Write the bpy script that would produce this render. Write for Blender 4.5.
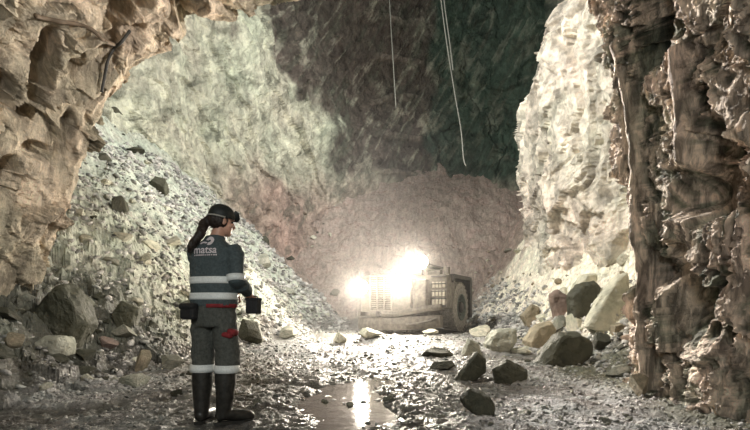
import bpy, bmesh, math, random
import numpy as np
from mathutils import Vector, Matrix
from mathutils.bvhtree import BVHTree

S = bpy.context.scene
for o in list(bpy.data.objects):
    bpy.data.objects.remove(o)

# ------------------------------------------------------------------ camera, world, exposure, large lights
CAM_H, FPX, HORIZON = 0.9, 500.0, 313.0
cd = bpy.data.cameras.new('camera')
cd.sensor_width = 36.0
cd.lens = 36.0 * FPX / 750.0
cd.shift_y = (HORIZON - 215.0) / 750.0
cd.clip_start = 0.05
cam = bpy.data.objects.new('camera', cd)
cam.location = (0, 0, CAM_H)
cam.rotation_euler = (math.pi / 2, 0, 0)
S.collection.objects.link(cam)
S.camera = cam

W = bpy.data.worlds.new('mine_dark')
S.world = W
W.use_nodes = True
W.node_tree.nodes['Background'].inputs['Color'].default_value = (0.75, 0.85, 0.8, 1)
W.node_tree.nodes['Background'].inputs['Strength'].default_value = 0.10

S.view_settings.view_transform = 'Standard'
S.view_settings.look = 'None'
S.view_settings.gamma = 1.0
S.view_settings.use_curve_mapping = False
S.view_settings.exposure = 0.55


def lamp(name, kind, loc, target, power, color, size=0.5, angle=None, blend=0.6):
    d = bpy.data.lights.new(name, kind)
    d.energy = power
    d.color = color
    if kind == 'AREA':
        d.shape = 'DISK'
        d.size = size
    else:
        d.shadow_soft_size = size
    if kind == 'SPOT':
        d.spot_size = math.radians(angle or 100)
        d.spot_blend = blend
    o = bpy.data.objects.new(name, d)
    o.location = loc
    if target is not None:
        o.rotation_euler = (Vector(target) - Vector(loc)).to_track_quat('-Z', 'Y').to_euler()
    S.collection.objects.link(o)
    return o


# unseen spots and an area fill, added to light stope and drift
lamp('stope_added_spot', 'SPOT', (-3.5, 10.5, 9.6), (4.6, 14.2, 2.6), 4700, (1.0, 0.97, 0.91), 0.3, 105, 0.7)
lamp('slope_added_spot', 'SPOT', (3.2, 11.0, 9.6), (-6.0, 18.5, 7.5), 6800, (1.0, 0.99, 0.95), 0.3, 100, 0.8)
lamp('back_added_fill', 'SPOT', (0.5, 12.0, 10.0), (1.5, 26.0, 11.0), 2500, (1.0, 0.99, 0.95), 0.4, 90, 0.7)
lamp('drift_added_spot', 'SPOT', (1.3, 4.9, 4.3), (-4.6, 6.0, 3.0), 800, (1.0, 0.96, 0.90), 0.10, 74, 0.5)
lamp('pillar_added_rake', 'SPOT', (0.2, 9.6, 4.6), (3.0, 5.0, 2.2), 4200, (1.0, 0.94, 0.88), 0.15, 58, 0.6)
lamp('drift_fill_light', 'AREA', (-0.5, -2.5, 3.0), (0.5, 8, 1.2), 125, (0.97, 1.0, 0.97), 1.5)


# ------------------------------------------------------------------ noise (numpy)
def _h(ix, iy, iz, seed):
    with np.errstate(over='ignore'):
        h = (ix.astype(np.int64) * 374761393 + iy.astype(np.int64) * 668265263 + iz.astype(np.int64) * 2147483647 + seed * 974711) & 0xFFFFFFFF
        h = ((h ^ (h >> 13)) * 1274126177) & 0xFFFFFFFF
        h = ((h ^ (h >> 16)) * 2246822519) & 0xFFFFFFFF
        return (h ^ (h >> 15)) & 0xFFFFFFFF


def _f(h, k):
    return (((h >> (k * 8)) & 0xFFFF).astype(np.float64)) / 65535.0


def vnoise(P, seed=0):
    i = np.floor(P).astype(np.int64)
    f = P - i
    f = f * f * f * (f * (f * 6 - 15) + 10)
    out = 0
    for dx in (0, 1):
        wx = f[:, 0] if dx else 1 - f[:, 0]
        for dy in (0, 1):
            wy = f[:, 1] if dy else 1 - f[:, 1]
            for dz in (0, 1):
                wz = f[:, 2] if dz else 1 - f[:, 2]
                out = out + wx * wy * wz * _f(_h(i[:, 0] + dx, i[:, 1] + dy, i[:, 2] + dz, seed), 0)
    return out * 2 - 1


def fbm(P, octv=4, seed=0, gain=0.5):
    a, s, out = 1.0, 1.0, 0
    for k in range(octv):
        out = out + a * vnoise(P * s + 17.3 * k, seed + k)
        a *= gain
        s *= 2.03
    return out


def ridged(P, octv=4, seed=0, gain=0.5):
    a, s, out = 1.0, 1.0, 0
    for k in range(octv):
        out = out + a * (1 - 2 * np.abs(vnoise(P * s + 11.7 * k, seed + k)))
        a *= gain
        s *= 2.07
    return out


def facets(P, seed=0):
    """nearest random cell: a random step plus a random tilted plane inside each cell, like broken rock"""
    i = np.floor(P).astype(np.int64)
    best = np.full(len(P), 1e9)
    bid = np.zeros(len(P), dtype=np.int64)
    bd = np.zeros_like(P)
    for dx in (-1, 0, 1):
        for dy in (-1, 0, 1):
            for dz in (-1, 0, 1):
                h = _h(i[:, 0] + dx, i[:, 1] + dy, i[:, 2] + dz, seed)
                h2 = _h(i[:, 0] + dx, i[:, 1] + dy, i[:, 2] + dz, seed + 77)
                d = np.stack([P[:, 0] - i[:, 0] - dx - _f(h, 0), P[:, 1] - i[:, 1] - dy - _f(h, 2), P[:, 2] - i[:, 2] - dz - _f(h2, 0)], 1)
                q = (d * d).sum(1)
                m = q < best
                best[m] = q[m]
                bid[m] = h[m]
                bd[m] = d[m]
    a = (bid * 2654435761) & 0xFFFFFFFF
    b = (a * 40503 + 12345) & 0xFFFFFFFF
    t = np.stack([_f(a, 0), _f(a, 2), _f(b, 1)], 1) * 2 - 1
    return (_f(b, 0) - 0.5), (t * bd).sum(1), _f(a, 1), best


def sm(x, a, b):
    t = np.clip((x - a) / (b - a), 0, 1)
    return t * t * (3 - 2 * t)


# ------------------------------------------------------------------ object helpers
def link(o):
    S.collection.objects.link(o)
    return o


def tag(o, label=None, cat=None, group=None, kind=None):
    if label: o['label'] = label
    if cat: o['category'] = cat
    if group: o['group'] = group
    if kind: o['kind'] = kind
    return o


def empty(name, loc=(0, 0, 0), rz=0.0):
    o = bpy.data.objects.new(name, None)
    o.location = loc
    o.rotation_euler = (0, 0, rz)
    o.empty_display_size = 0.2
    return link(o)


def mesh_obj(name, verts, faces, mat=None, parent=None, smooth=False):
    me = bpy.data.meshes.new(name)
    me.from_pydata(verts if isinstance(verts, list) else verts.tolist(), [], faces if isinstance(faces, list) else faces.tolist())
    me.update()
    if smooth:
        me.polygons.foreach_set('use_smooth', [True] * len(me.polygons))
    o = bpy.data.objects.new(name, me)
    if mat: me.materials.append(mat)
    if parent: o.parent = parent
    return link(o)


def bm_obj(name, bm, mat=None, parent=None, smooth=False):
    me = bpy.data.meshes.new(name)
    bm.normal_update()
    bm.to_mesh(me)
    bm.free()
    if smooth:
        me.polygons.foreach_set('use_smooth', [True] * len(me.polygons))
    if mat: me.materials.append(mat)
    o = bpy.data.objects.new(name, me)
    if parent: o.parent = parent
    return link(o)


def grid_faces(nu, nv):
    a = np.arange(nu * nv).reshape(nu, nv)
    return np.stack([a[:-1, :-1].ravel(), a[1:, :-1].ravel(), a[1:, 1:].ravel(), a[:-1, 1:].ravel()], 1)


def grid_obj(name, P, nu, nv, col, mat, flip=False):
    """big displaced grid; P (nu*nv,3), col (nu*nv,3) linear albedo"""
    F = grid_faces(nu, nv)
    if flip: F = F[:, ::-1]
    me = bpy.data.meshes.new(name)
    me.vertices.add(len(P))
    me.vertices.foreach_set('co', P.astype(np.float32).ravel())
    me.loops.add(F.size)
    me.loops.foreach_set('vertex_index', F.astype(np.int32).ravel())
    me.polygons.add(len(F))
    me.polygons.foreach_set('loop_start', np.arange(0, F.size, 4, dtype=np.int32))
    me.update(calc_edges=True)
    at = me.color_attributes.new('Col', 'FLOAT_COLOR', 'POINT')
    c = np.ones((len(P), 4), dtype=np.float32)
    c[:, :3] = col
    at.data.foreach_set('color', c.ravel())
    me.polygons.foreach_set('use_smooth', [False] * len(me.polygons))
    me.materials.append(mat)
    o = bpy.data.objects.new(name, me)
    return link(o)


def lin(r, g, b):
    f = lambda c: (c / 255) / 12.92 if c / 255 <= 0.04045 else ((c / 255 + 0.055) / 1.055) ** 2.4
    return np.array([f(r), f(g), f(b)])


# ------------------------------------------------------------------ materials
def new_mat(name):
    m = bpy.data.materials.new(name)
    m.use_nodes = True
    nt = m.node_tree
    return m, nt, nt.nodes['Principled BSDF']


def noise_node(nt, scale, detail=6, rough=0.6, vec=None):
    n = nt.nodes.new('ShaderNodeTexNoise')
    n.inputs['Scale'].default_value = scale
    n.inputs['Detail'].default_value = detail
    n.inputs['Roughness'].default_value = rough
    if vec is not None: nt.links.new(vec, n.inputs['Vector'])
    return n


def ramp(nt, inp, stops):
    r = nt.nodes.new('ShaderNodeValToRGB')
    e = r.color_ramp.elements
    while len(e) < len(stops): e.new(0.5)
    for k, (p, c) in enumerate(stops):
        e[k].position = p
        e[k].color = (*c, 1) if not isinstance(c, float) else (c, c, c, 1)
    nt.links.new(inp, r.inputs['Fac'])
    return r


def mix(nt, mode, fac, a, b):
    m = nt.nodes.new('ShaderNodeMix')
    m.data_type = 'RGBA'
    m.blend_type = mode
    if isinstance(fac, float): m.inputs['Factor'].default_value = fac
    else: nt.links.new(fac, m.inputs['Factor'])
    for i, x in ((6, a), (7, b)):
        if isinstance(x, (tuple, list)): m.inputs[i].default_value = (*x, 1)
        else: nt.links.new(x, m.inputs[i])
    return m.outputs[2]


def bump(nt, height, strength, dist, prev=None):
    b = nt.nodes.new('ShaderNodeBump')
    b.inputs['Strength'].default_value = strength
    b.inputs['Distance'].default_value = dist
    nt.links.new(height, b.inputs['Height'])
    if prev is not None: nt.links.new(prev, b.inputs['Normal'])
    return b.outputs['Normal']


def rock_mat(name, attr=True, color=(0.3, 0.28, 0.24), stretch=(1, 1, 1), rough=0.75, fine=14.0, strength=0.7, dist=0.05, var=0.55, wet=0.0, objvar=0.0, fibre=None):
    m, nt, bs = new_mat(name)
    tc = nt.nodes.new('ShaderNodeTexCoord')
    mp = nt.nodes.new('ShaderNodeMapping')
    mp.inputs['Scale'].default_value = stretch
    nt.links.new(tc.outputs['Object'], mp.inputs['Vector'])
    v = mp.outputs['Vector']
    if attr:
        a = nt.nodes.new('ShaderNodeAttribute')
        a.attribute_name = 'Col'
        base = a.outputs['Color']
    else:
        c = nt.nodes.new('ShaderNodeRGB')
        c.outputs[0].default_value = (*color, 1)
        base = c.outputs[0]
        if objvar:
            oi = nt.nodes.new('ShaderNodeObjectInfo')
            r = ramp(nt, oi.outputs['Random'], [(0.0, 1 - objvar), (1.0, 1 + objvar)])
            base = mix(nt, 'MULTIPLY', 1.0, base, r.outputs['Color'])
    n1 = noise_node(nt, fine * 0.35, 10, 0.68, v)
    r1 = ramp(nt, n1.outputs['Fac'], [(0.32, 1.0 - var), (0.5, 1.0), (0.68, 1.0 + var * 0.6)])
    base = mix(nt, 'MULTIPLY', 1.0, base, r1.outputs['Color'])
    n2 = noise_node(nt, fine * 0.09, 5, 0.6, v)
    r2 = ramp(nt, n2.outputs['Fac'], [(0.35, (0.90, 0.94, 0.90)), (0.65, (1.08, 1.02, 1.0))])
    base = mix(nt, 'MULTIPLY', 1.0, base, r2.outputs['Color'])
    fib = None
    if fibre:
        mf = nt.nodes.new('ShaderNodeMapping')
        mf.inputs['Scale'].default_value = fibre[0]
        nt.links.new(tc.outputs['Object'], mf.inputs['Vector'])
        fib = noise_node(nt, 1.0, 9, 0.62, mf.outputs['Vector'])
        fib.noise_dimensions = '3D'
        fib.inputs['Distortion'].default_value = 0.6
        rf = ramp(nt, fib.outputs['Fac'], [(0.40, fibre[1]), (0.50, 0.95), (0.58, fibre[2])])
        base = mix(nt, 'MULTIPLY', 1.0, base, rf.outputs['Color'])
    nt.links.new(base, bs.inputs['Base Color'])
    bs.inputs['Roughness'].default_value = rough
    bs.inputs['Specular IOR Level'].default_value = 0.35
    n3 = noise_node(nt, fine, 12, 0.7, v)
    nm = bump(nt, n3.outputs['Fac'], strength, dist)
    if fib: nm = bump(nt, fib.outputs['Fac'], 0.9, 0.12, nm)
    vo = nt.nodes.new('ShaderNodeTexVoronoi')
    vo.feature = 'F1'
    vo.distance = 'MANHATTAN'
    vo.inputs['Scale'].default_value = fine * 0.8
    nt.links.new(v, vo.inputs['Vector'])
    nm = bump(nt, vo.outputs['Distance'], strength * 0.5, dist * 0.6, nm)
    n4 = noise_node(nt, fine * 4.0, 8, 0.75, v)
    nm = bump(nt, n4.outputs['Fac'], strength * 0.8, dist * 0.3, nm)
    nt.links.new(nm, bs.inputs['Normal'])
    if wet:
        r3 = ramp(nt, n2.outputs['Fac'], [(0.4, rough), (0.6, rough * (1 - wet))])
        nt.links.new(r3.outputs['Color'], bs.inputs['Roughness'])
    return m


def plain(name, color, rough=0.6, metal=0.0, nscale=30.0, var=0.25, bstr=0.2, bdist=0.005, spec=0.4):
    m, nt, bs = new_mat(name)
    tc = nt.nodes.new('ShaderNodeTexCoord')
    n = noise_node(nt, nscale, 6, 0.6, tc.outputs['Object'])
    r = ramp(nt, n.outputs['Fac'], [(0.35, 1 - var), (0.65, 1 + var * 0.5)])
    nt.links.new(mix(nt, 'MULTIPLY', 1.0, tuple(color), r.outputs['Color']), bs.inputs['Base Color'])
    bs.inputs['Roughness'].default_value = rough
    bs.inputs['Metallic'].default_value = metal
    bs.inputs['Specular IOR Level'].default_value = spec
    if bstr:
        nt.links.new(bump(nt, n.outputs['Fac'], bstr, bdist), bs.inputs['Normal'])
    return m


def glow(name, color, strength):
    m, nt, bs = new_mat(name)
    bs.inputs['Base Color'].default_value = (*color, 1)
    bs.inputs['Emission Color'].default_value = (*color, 1)
    bs.inputs['Emission Strength'].default_value = strength
    return m


M_tunnel = rock_mat('drift_rock', fibre=((5.0, 5.0, 2.2), 0.62, 1.22), fine=11.0, strength=0.8, dist=0.06, var=0.45)
M_rib = rock_mat('ribbed_rock', fibre=((9.0, 9.0, 2.4), 0.40, 1.45), stretch=(1, 1, 0.35), fine=13.0, strength=0.9, dist=0.06, var=0.55)
M_stope = rock_mat('stope_rock', fibre=((2.6, 2.6, 1.6), 0.72, 1.15), stretch=(1, 1, 1), fine=5.0, strength=0.8, dist=0.12, var=0.5)
M_ground = rock_mat('wet_ground', fine=26.0, strength=0.75, dist=0.03, var=0.5, rough=0.55, wet=0.55)

# ------------------------------------------------------------------ the ground, as a height function
LFY = [2, 5.2, 6.5, 8.65, 12, 15, 18, 22, 28]
LFX = [-3.6, -3.9, -3.6, -3.3, -2.6, -1.7, -1.2, -1.0, -1.0]
RFY = [2, 4, 6, 8, 10.5, 14, 17, 19.3, 28]
RFX = [3.6, 3.3, 3.3, 3.5, 3.9, 3.75, 3.5, 3.1, 3.1]


def ground_base(x, y):
    e = 0.30 * sm(y, 9.0, 14.0) + 0.05 * np.sin(x * 0.9 + 1.0) * np.sin(y * 0.7)
    wl = 0.25 * vnoise(np.stack([x * 0.5, y * 0.7, 0 * x], 1), 5)
    dl = np.interp(y, LFY, LFX) + wl - x
    dr = x - np.interp(y, RFY, RFX) - wl
    db = y - 20.0 - 0.05 * (x - 1) ** 2 * -1 * 0
    sl = np.where(dl > 0, 1.08 * np.sqrt(np.maximum(dl, 0) ** 2 + 0.12) - 0.37, 0)
    sr = np.where(dr > 0, 1.55 * np.sqrt(np.maximum(dr, 0) ** 2 + 0.35) - 0.917, 0)
    sb = np.where(db > 0, 1.15 * np.sqrt(np.maximum(db, 0) ** 2 + 0.5) - 0.81, 0)
    z = e + np.maximum(np.maximum(sl, sr), sb)
    return z, np.maximum(np.maximum(sl, sr), sb), dl, dr


def ground_z(x, y, detail=True):
    x = np.atleast_1d(np.asarray(x, float)); y = np.atleast_1d(np.asarray(y, float))
    z, slope, dl, dr = ground_base(x, y)
    k = sm(slope, 0.0, 0.8)
    P = np.stack([x, y, z], 1)
    z = z + (0.05 + 0.16 * k) * fbm(P * 0.9, 4, 3)
    wx = 0.22 * vnoise(np.stack([x * 2.3, y * 1.3, 0 * x], 1), 8)
    z = z - 0.03 * sm(fbm(np.stack([x * 0.9, y * 0.7, 0 * x], 1), 4, 55), 0.0, 0.35) * (1 - k)
    # the floor sinks a little into the puddles
    pud = np.exp(-(((x + 0.33 + wx) / 0.40) ** 2 + ((y - 5.4 + 2 * wx) / 1.5) ** 2) ** 1.5)
    pud2 = np.exp(-(((x - 0.45 + wx) / 1.6) ** 2 + ((y - 11.9 + wx) / 0.7) ** 2) ** 1.5)
    z = z - 0.10 * np.maximum(pud, pud2 * 0.0) * (1 - k) - (0.16 * pud2 * (1 - k))
    if detail:
        nearb = sm(dl, -0.6, 0.4) * (1 - sm(y, 8.5, 11.0))      # heaped blocks at the foot of the left side
        a, b, c, d = facets(P * np.array([1.5, 1.5, 1.5]), 21)
        z = z + (0.05 * k + 0.20 * nearb) * (a + 0.9 * b)
        a, b, c, d = facets(P * np.array([4.5, 4.5, 4.5]) + fbm(P * 3, 2, 9)[:, None] * 0.3, 22)
        far = sm(y, 17.0, 21.0)
        z = z + (0.012 + 0.075 * k * (1 - 0.7 * far) + 0.05 * nearb) * (a + 0.8 * b)
        a2, b2, c2, d2 = facets(P * 13.0, 23)
        z = z + (0.014 + 0.020 * k) * (1 - sm(y, 10.0, 15.0)) * (a2 + 0.8 * b2)
        z = z + 0.012 * (1 - sm(y, 10.0, 15.0)) * fbm(P * 9, 3, 31) + 0.10 * far * fbm(P * 1.7, 4, 32)
        return z, k, c, c2, nearb
    return (z,)


def gz(x, y):
    return float(ground_z(x, y)[0][0])


# rows get longer with distance
ys = np.concatenate([np.linspace(-3, 1.6, 24)[:-1], np.geomspace(1.6, 29.0, 640)])
nt_ = 620
ts = np.linspace(-1, 1, nt_)
Yg, Tg = np.meshgrid(ys, ts, indexing='ij')
Xg = Tg * np.clip(0.85 * np.maximum(Yg, 1.6) + 1.6, 0, 11.5)
x, y = Xg.ravel(), Yg.ravel()
z, k, c1, c2, nb = ground_z(x, y)
P = np.stack([x, y, z], 1)
floor_c = lin(150, 149, 148)
talus_l = lin(172, 176, 164)
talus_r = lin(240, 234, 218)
apron_c = lin(150, 136, 128)
wet_shade_c = lin(58, 57, 48)
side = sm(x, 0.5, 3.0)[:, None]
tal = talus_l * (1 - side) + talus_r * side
ap = sm(y, 18.5, 21.5)[:, None]
tal = tal * (1 - ap) + apron_c * ap
mud = sm(fbm(np.stack([x * 0.9, y * 0.7, 0 * x], 1), 4, 55), 0.0, 0.35)[:, None]
floor_c = floor_c * (1 - 0.62 * mud) + lin(70, 64, 54) * 0.62 * mud
kk = sm(k + 0.25 * fbm(P * 1.3, 3, 12), 0.25, 0.8)[:, None]
col = floor_c * (1 - kk) + tal * kk
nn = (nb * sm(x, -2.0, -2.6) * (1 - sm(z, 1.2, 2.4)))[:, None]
col = col * (1 - 0.85 * nn) + wet_shade_c * 0.85 * nn  # wet dark rock, with the shade on the left pile put into the colour
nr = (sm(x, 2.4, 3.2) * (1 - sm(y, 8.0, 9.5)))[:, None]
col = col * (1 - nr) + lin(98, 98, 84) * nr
col = col * (0.68 + 0.5 * c1[:, None] * 0.6 + 0.35 * c2[:, None])
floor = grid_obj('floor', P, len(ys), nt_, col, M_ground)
floor['kind'] = 'structure'

# ------------------------------------------------------------------ the drift: a shell of broken rock with an open end at the stope
PROF = np.array([(-4.9, -0.6), (-4.9, 0.9), (-4.72, 1.7), (-4.47, 2.3), (-4.27, 3.0), (-3.75, 3.80), (-3.18, 4.38), (-2.74, 4.75), (-1.70, 5.33), (0.0, 5.75), (1.5, 5.5),
                 (2.50, 4.70), (2.82, 3.85), (2.97, 2.85), (2.98, 1.7), (3.05, 0.5), (3.10, -0.6)])
BROW = np.array([7.0, 7.0, 7.0, 7.0, 7.0, 7.0, 7.0, 7.0, 6.9, 6.6, 6.3, 6.1, 6.0, 6.0, 6.0, 6.1, 6.1])


def drift(n_u):
    seg = np.concatenate([[0], np.cumsum(np.linalg.norm(np.diff(PROF, axis=0), axis=1))])
    u = np.linspace(0, seg[-1], n_u)
    px = np.interp(u, seg, PROF[:, 0]); pz = np.interp(u, seg, PROF[:, 1]); by = np.interp(u, seg, BROW)
    # smooth the polygon profile
    dx, dz = np.gradient(px), np.gradient(pz)
    ker = np.hanning(61); ker /= ker.sum()
    pad = lambda a: np.convolve(np.pad(a, 30, mode='edge'), ker, 'valid')
    dx, dz = pad(dx), pad(dz)
    L = np.hypot(dx, dz) + 1e-9
    nx, nz = dz / L, -dx / L            # towards the axis
    # along the drift: from behind the camera to the brow, then the outward lip of the stope side
    w = np.concatenate([np.linspace(0, 1, 330) ** 0.72, 1 + np.linspace(0, 1, 90)[1:]])
    n_w = len(w)
    Wg, _ = np.meshgrid(w, u, indexing='xy')
    t1 = np.clip(Wg, 0, 1); t2 = np.clip(Wg - 1, 0, 1)
    Y = -3 + (by[:, None] + 3) * t1 + 1.1 * np.sin(t2 * math.pi / 2) * 0.9
    widen = 0.22 * (by[:, None] - Y).clip(0) * (px < -2)[:, None] + 0.05 * (by[:, None] - Y).clip(0)
    out = widen - 0.0 + 4.2 * (1 - np.cos(t2 * math.pi / 2))
    X = px[:, None] - nx[:, None] * out
    Z = pz[:, None] - nz[:, None] * out
    P = np.stack([X.ravel(), Y.ravel(), Z.ravel()], 1)
    N = np.stack([np.repeat(nx, n_w), np.full(n_u * n_w, 0.0), np.repeat(nz, n_w)], 1)
    N[:, 1] = (-0.22 * (P[:, 0] < -1)) + 0.9 * t2.ravel()
    N /= np.linalg.norm(N, axis=1)[:, None]
    return P, N, np.interp(u, seg, np.arange(len(PROF))), n_u, n_w


def left_rock(P, Q, seed):
    st = np.array([1.0, 1.0, 0.62])
    a1, b1, c1, d1 = facets(Q * 0.95 * st, seed)
    a2, b2, c2, d2 = facets(Q * 2.3 * st, seed + 5)
    a3, b3, c3, d3 = facets(Q * 6.5 * st, seed + 9)
    d = 0.20 * fbm(P * 0.7, 3, seed + 4) + 0.26 * (a1 + 0.55 * b1) + 0.13 * (a2 + 0.9 * b2) + 0.035 * (a3 + b3) + 0.03 * ridged(P * np.array([3, 3, 1.4]), 4, seed + 7)
    d -= 0.35 * sm(fbm(P * np.array([1.6, 1.6, 0.8]), 3, seed + 30), 0.55, 0.95)     # hollows where blocks fell out
    tan = lin(212, 196, 174)
    c = tan * (0.72 + 0.35 * c1[:, None] + 0.25 * c2[:, None])
    g = sm(fbm(P * 0.8, 3, seed + 40), 0.15, 0.7)[:, None]
    c = c * (1 - 0.55 * g) + lin(176, 170, 150) * 0.55 * g
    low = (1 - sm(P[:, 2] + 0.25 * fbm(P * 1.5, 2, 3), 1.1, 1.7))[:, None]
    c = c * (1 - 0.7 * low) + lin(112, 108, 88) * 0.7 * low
    return d, c


def right_rock(P, Q, seed):
    st = np.array([1.0, 1.0, 0.5])
    a1, b1, c1, d1 = facets(Q * 1.15 * st, seed)
    a2, b2, c2, d2 = facets(Q * 3.0 * st, seed + 5)
    a3, b3, c3, d3 = facets(Q * 8.0 * np.array([1, 1, 0.45]), seed + 9)
    sinew = ridged(Q * np.array([2.6, 2.6, 0.75]), 5, seed + 7, 0.6)
    fib = ridged(Q * np.array([7.0, 7.0, 2.0]) + 0.6 * fbm(P * 3, 2, seed + 8)[:, None], 4, seed + 17, 0.6)
    d = 0.12 * fbm(P * 0.8, 3, seed + 4) + 0.17 * (a1 + 0.6 * b1) + 0.10 * (a2 + 0.9 * b2) + 0.035 * (a3 + b3) + 0.05 * sinew + 0.040 * fib
    d -= 0.30 * sm(fbm(P * np.array([1.3, 1.3, 0.9]), 3, seed + 30), 0.35, 0.8)
    # two half-barrels of drill holes run down the face
    bar = 0
    for (y0_, slope_, zz0, zz1, r) in ((5.78, 0.0, -0.2, 4.1, 0.040), (4.90, 0.075, 1.7, 3.6, 0.045)):
        yc = y0_ + 0.015 * np.sin(P[:, 2] * 2.2) + slope_ * (3.5 - P[:, 2])
        m = np.exp(-((P[:, 1] - yc) / r) ** 4) * sm(P[:, 2], zz0, zz0 + 0.15) * (1 - sm(P[:, 2], zz1 - 0.1, zz1))
        d = d * (1 - 0.85 * m) + 0.20 * m
        bar = np.maximum(bar, m)
    grey = lin(148, 147, 132)
    c = grey * (0.60 + 0.45 * c1[:, None] + 0.30 * c2[:, None])
    dk = sm(fbm(Q * np.array([1.1, 1.1, 0.7]), 4, seed + 40), -0.15, 0.4)[:, None]
    c = c * (1 - 0.75 * dk) + lin(58, 66, 50) * 0.75 * dk
    pk = sm(fib + 0.6 * sinew, 0.55, 1.7)[:, None]  # pink lamplight on the ridge crests, put into the colour
    pk = np.maximum(pk, bar[:, None])
    c = c * (1 - 0.75 * pk) + lin(228, 208, 192) * 0.75 * pk
    return d, c


P, N, seg_u, n_u, n_w = drift(1150)
U = np.repeat(seg_u, n_w)
Q = P + 0.35 * np.stack([fbm(P * 1.1, 3, 101), fbm(P * 1.1 + 9, 3, 102), fbm(P * 1.1 + 19, 3, 103)], 1)
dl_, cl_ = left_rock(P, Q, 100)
dr_, cr_ = right_rock(P, Q, 200)
bl = sm(U + 0.25 * fbm(P * 1.2, 3, 111), 9.6, 10.6)
dr_ = dr_ - 0.16


def on_drift(px_, py_, D):
    """the point of the drift rock seen at a place in the photograph"""
    ok = D[:, 1] > 0.5
    yy = np.where(ok, D[:, 1], 1.0)
    q = (375 + FPX * D[:, 0] / yy - px_) ** 2 + (HORIZON - FPX * (D[:, 2] - CAM_H) / yy - py_) ** 2
    q = np.where(ok, q, 1e9)
    m = np.nonzero(q <= max(9.0, q.min() + 2))[0]
    return D[m[np.argmin(D[m, 1] + 0.02 * q[m])]]


DISP = dl_ * (1 - bl) + dr_ * bl
D0 = P + N * DISP[:, None]
# hollows where blocks have dropped out of the rock
for (cx_, cy_, hw, hh, dep) in ((42, 74, 10, 30, 0.55), (66, 138, 6, 24, 0.30), (120, 18, 8, 24, 0.35), (12, 170, 8, 10, 0.3), (10, 92, 8, 14, 0.25), (38, 152, 10, 8, 0.2),
                                (657, 30, 15, 34, 0.45), (725, 185, 26, 30, 0.40), (690, 300, 9, 26, 0.22)):
    c_, e_ = on_drift(cx_, cy_, D0), on_drift(cx_ + hw, cy_, D0) - on_drift(cx_ - hw, cy_, D0)
    e_[2] = 0
    el = min(max(np.linalg.norm(e_) / 2, hw / FPX * c_[1]), 0.5); e_ /= np.linalg.norm(e_) + 1e-9
    rz_ = hh / FPX * c_[1]
    wv = 1 + 0.35 * fbm(P * 3.0, 3, 140)
    q = ((((D0 - c_) @ e_) / el) ** 2 + ((D0[:, 2] - c_[2]) / rz_) ** 2) * wv
    near = np.linalg.norm((D0 - c_)[:, :2], axis=1) < 1.2
    DISP = DISP - 1.6 * dep * np.exp(-np.clip(q, 0, 9) ** 2.5) * near
DRIFT_P = P + N * DISP[:, None]
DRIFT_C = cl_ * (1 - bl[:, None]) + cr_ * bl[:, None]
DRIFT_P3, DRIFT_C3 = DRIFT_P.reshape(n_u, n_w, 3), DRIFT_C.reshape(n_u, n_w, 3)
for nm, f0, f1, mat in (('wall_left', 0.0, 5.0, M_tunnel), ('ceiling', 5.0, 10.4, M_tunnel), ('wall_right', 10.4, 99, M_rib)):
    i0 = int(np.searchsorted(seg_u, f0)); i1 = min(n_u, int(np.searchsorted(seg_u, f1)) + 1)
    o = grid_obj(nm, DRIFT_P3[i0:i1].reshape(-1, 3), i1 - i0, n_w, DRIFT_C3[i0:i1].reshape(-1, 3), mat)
    o['kind'] = 'structure'

# ------------------------------------------------------------------ the stope: a tall chamber beyond the drift
PLAN = np.array([(-10.5, 6.0), (-9.6, 9.5), (-8.6, 13.0), (-7.4, 17.0), (-6.0, 21.0), (-3.6, 24.6), (0.2, 26.8), (4.2, 27.2), (7.6, 26.0), (8.4, 23.2), (6.0, 20.6), (4.7, 18.4), (4.75, 14.5), (5.3, 10.0), (6.6, 6.0)])
seg = np.concatenate([[0], np.cumsum(np.linalg.norm(np.diff(PLAN, axis=0), axis=1))])
n_s, n_h = 900, 420
s = np.linspace(0, seg[-1], n_s)
px, py = np.interp(s, seg, PLAN[:, 0]), np.interp(s, seg, PLAN[:, 1])
ker = np.hanning(41); ker /= ker.sum()
pad = lambda a: np.convolve(np.pad(a, 20, mode='reflect', reflect_type='odd'), ker, 'valid')
px, py = pad(px), pad(py)
dx, dy = np.gradient(px), np.gradient(py)
L = np.hypot(dx, dy)
nx, ny = dy / L, -dx / L
hs = np.linspace(-0.5, 21.0, n_h)
Hg, _ = np.meshgrid(hs, s, indexing='xy')
lean = -0.9 * np.exp(-((Hg - 9) / 6.0) ** 2) + 1.6 * (1 - sm(Hg, 0, 7))
lean = lean * (0.4 + 0.6 * sm(np.abs(s - 29)[:, None], 10, 3))
lean = np.where(((px > 3.8) & (py < 21))[:, None], lean - 1.6 * (1 - sm(Hg, 0, 7)), lean)
lean = lean - ((px > 3.8) & (py < 22))[:, None] * 0.55 * (Hg - 8.2).clip(0)
X = px[:, None] + nx[:, None] * lean
Y = py[:, None] + ny[:, None] * lean
P = np.stack([X.ravel(), Y.ravel(), Hg.ravel()], 1)
N = np.stack([np.repeat(nx, n_h), np.repeat(ny, n_h), np.zeros(n_s * n_h)], 1)
Q = P + 0.5 * np.stack([fbm(P * 0.6, 3, 301), fbm(P * 0.6 + 9, 3, 302), fbm(P * 0.6 + 19, 3, 303)], 1)
tilt = np.stack([Q[:, 0] + 0.35 * Q[:, 2], Q[:, 1] + 0.2 * Q[:, 2], Q[:, 2] * 0.55], 1)
a1, b1, c1, d1 = facets(tilt * 0.42, 305)
a2, b2, c2, d2 = facets(tilt * 1.15, 306)
a3, b3, c3, d3 = facets(tilt * 3.2, 307)
rg = ridged(tilt * np.array([0.9, 0.9, 0.45]), 5, 310, 0.6)
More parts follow.
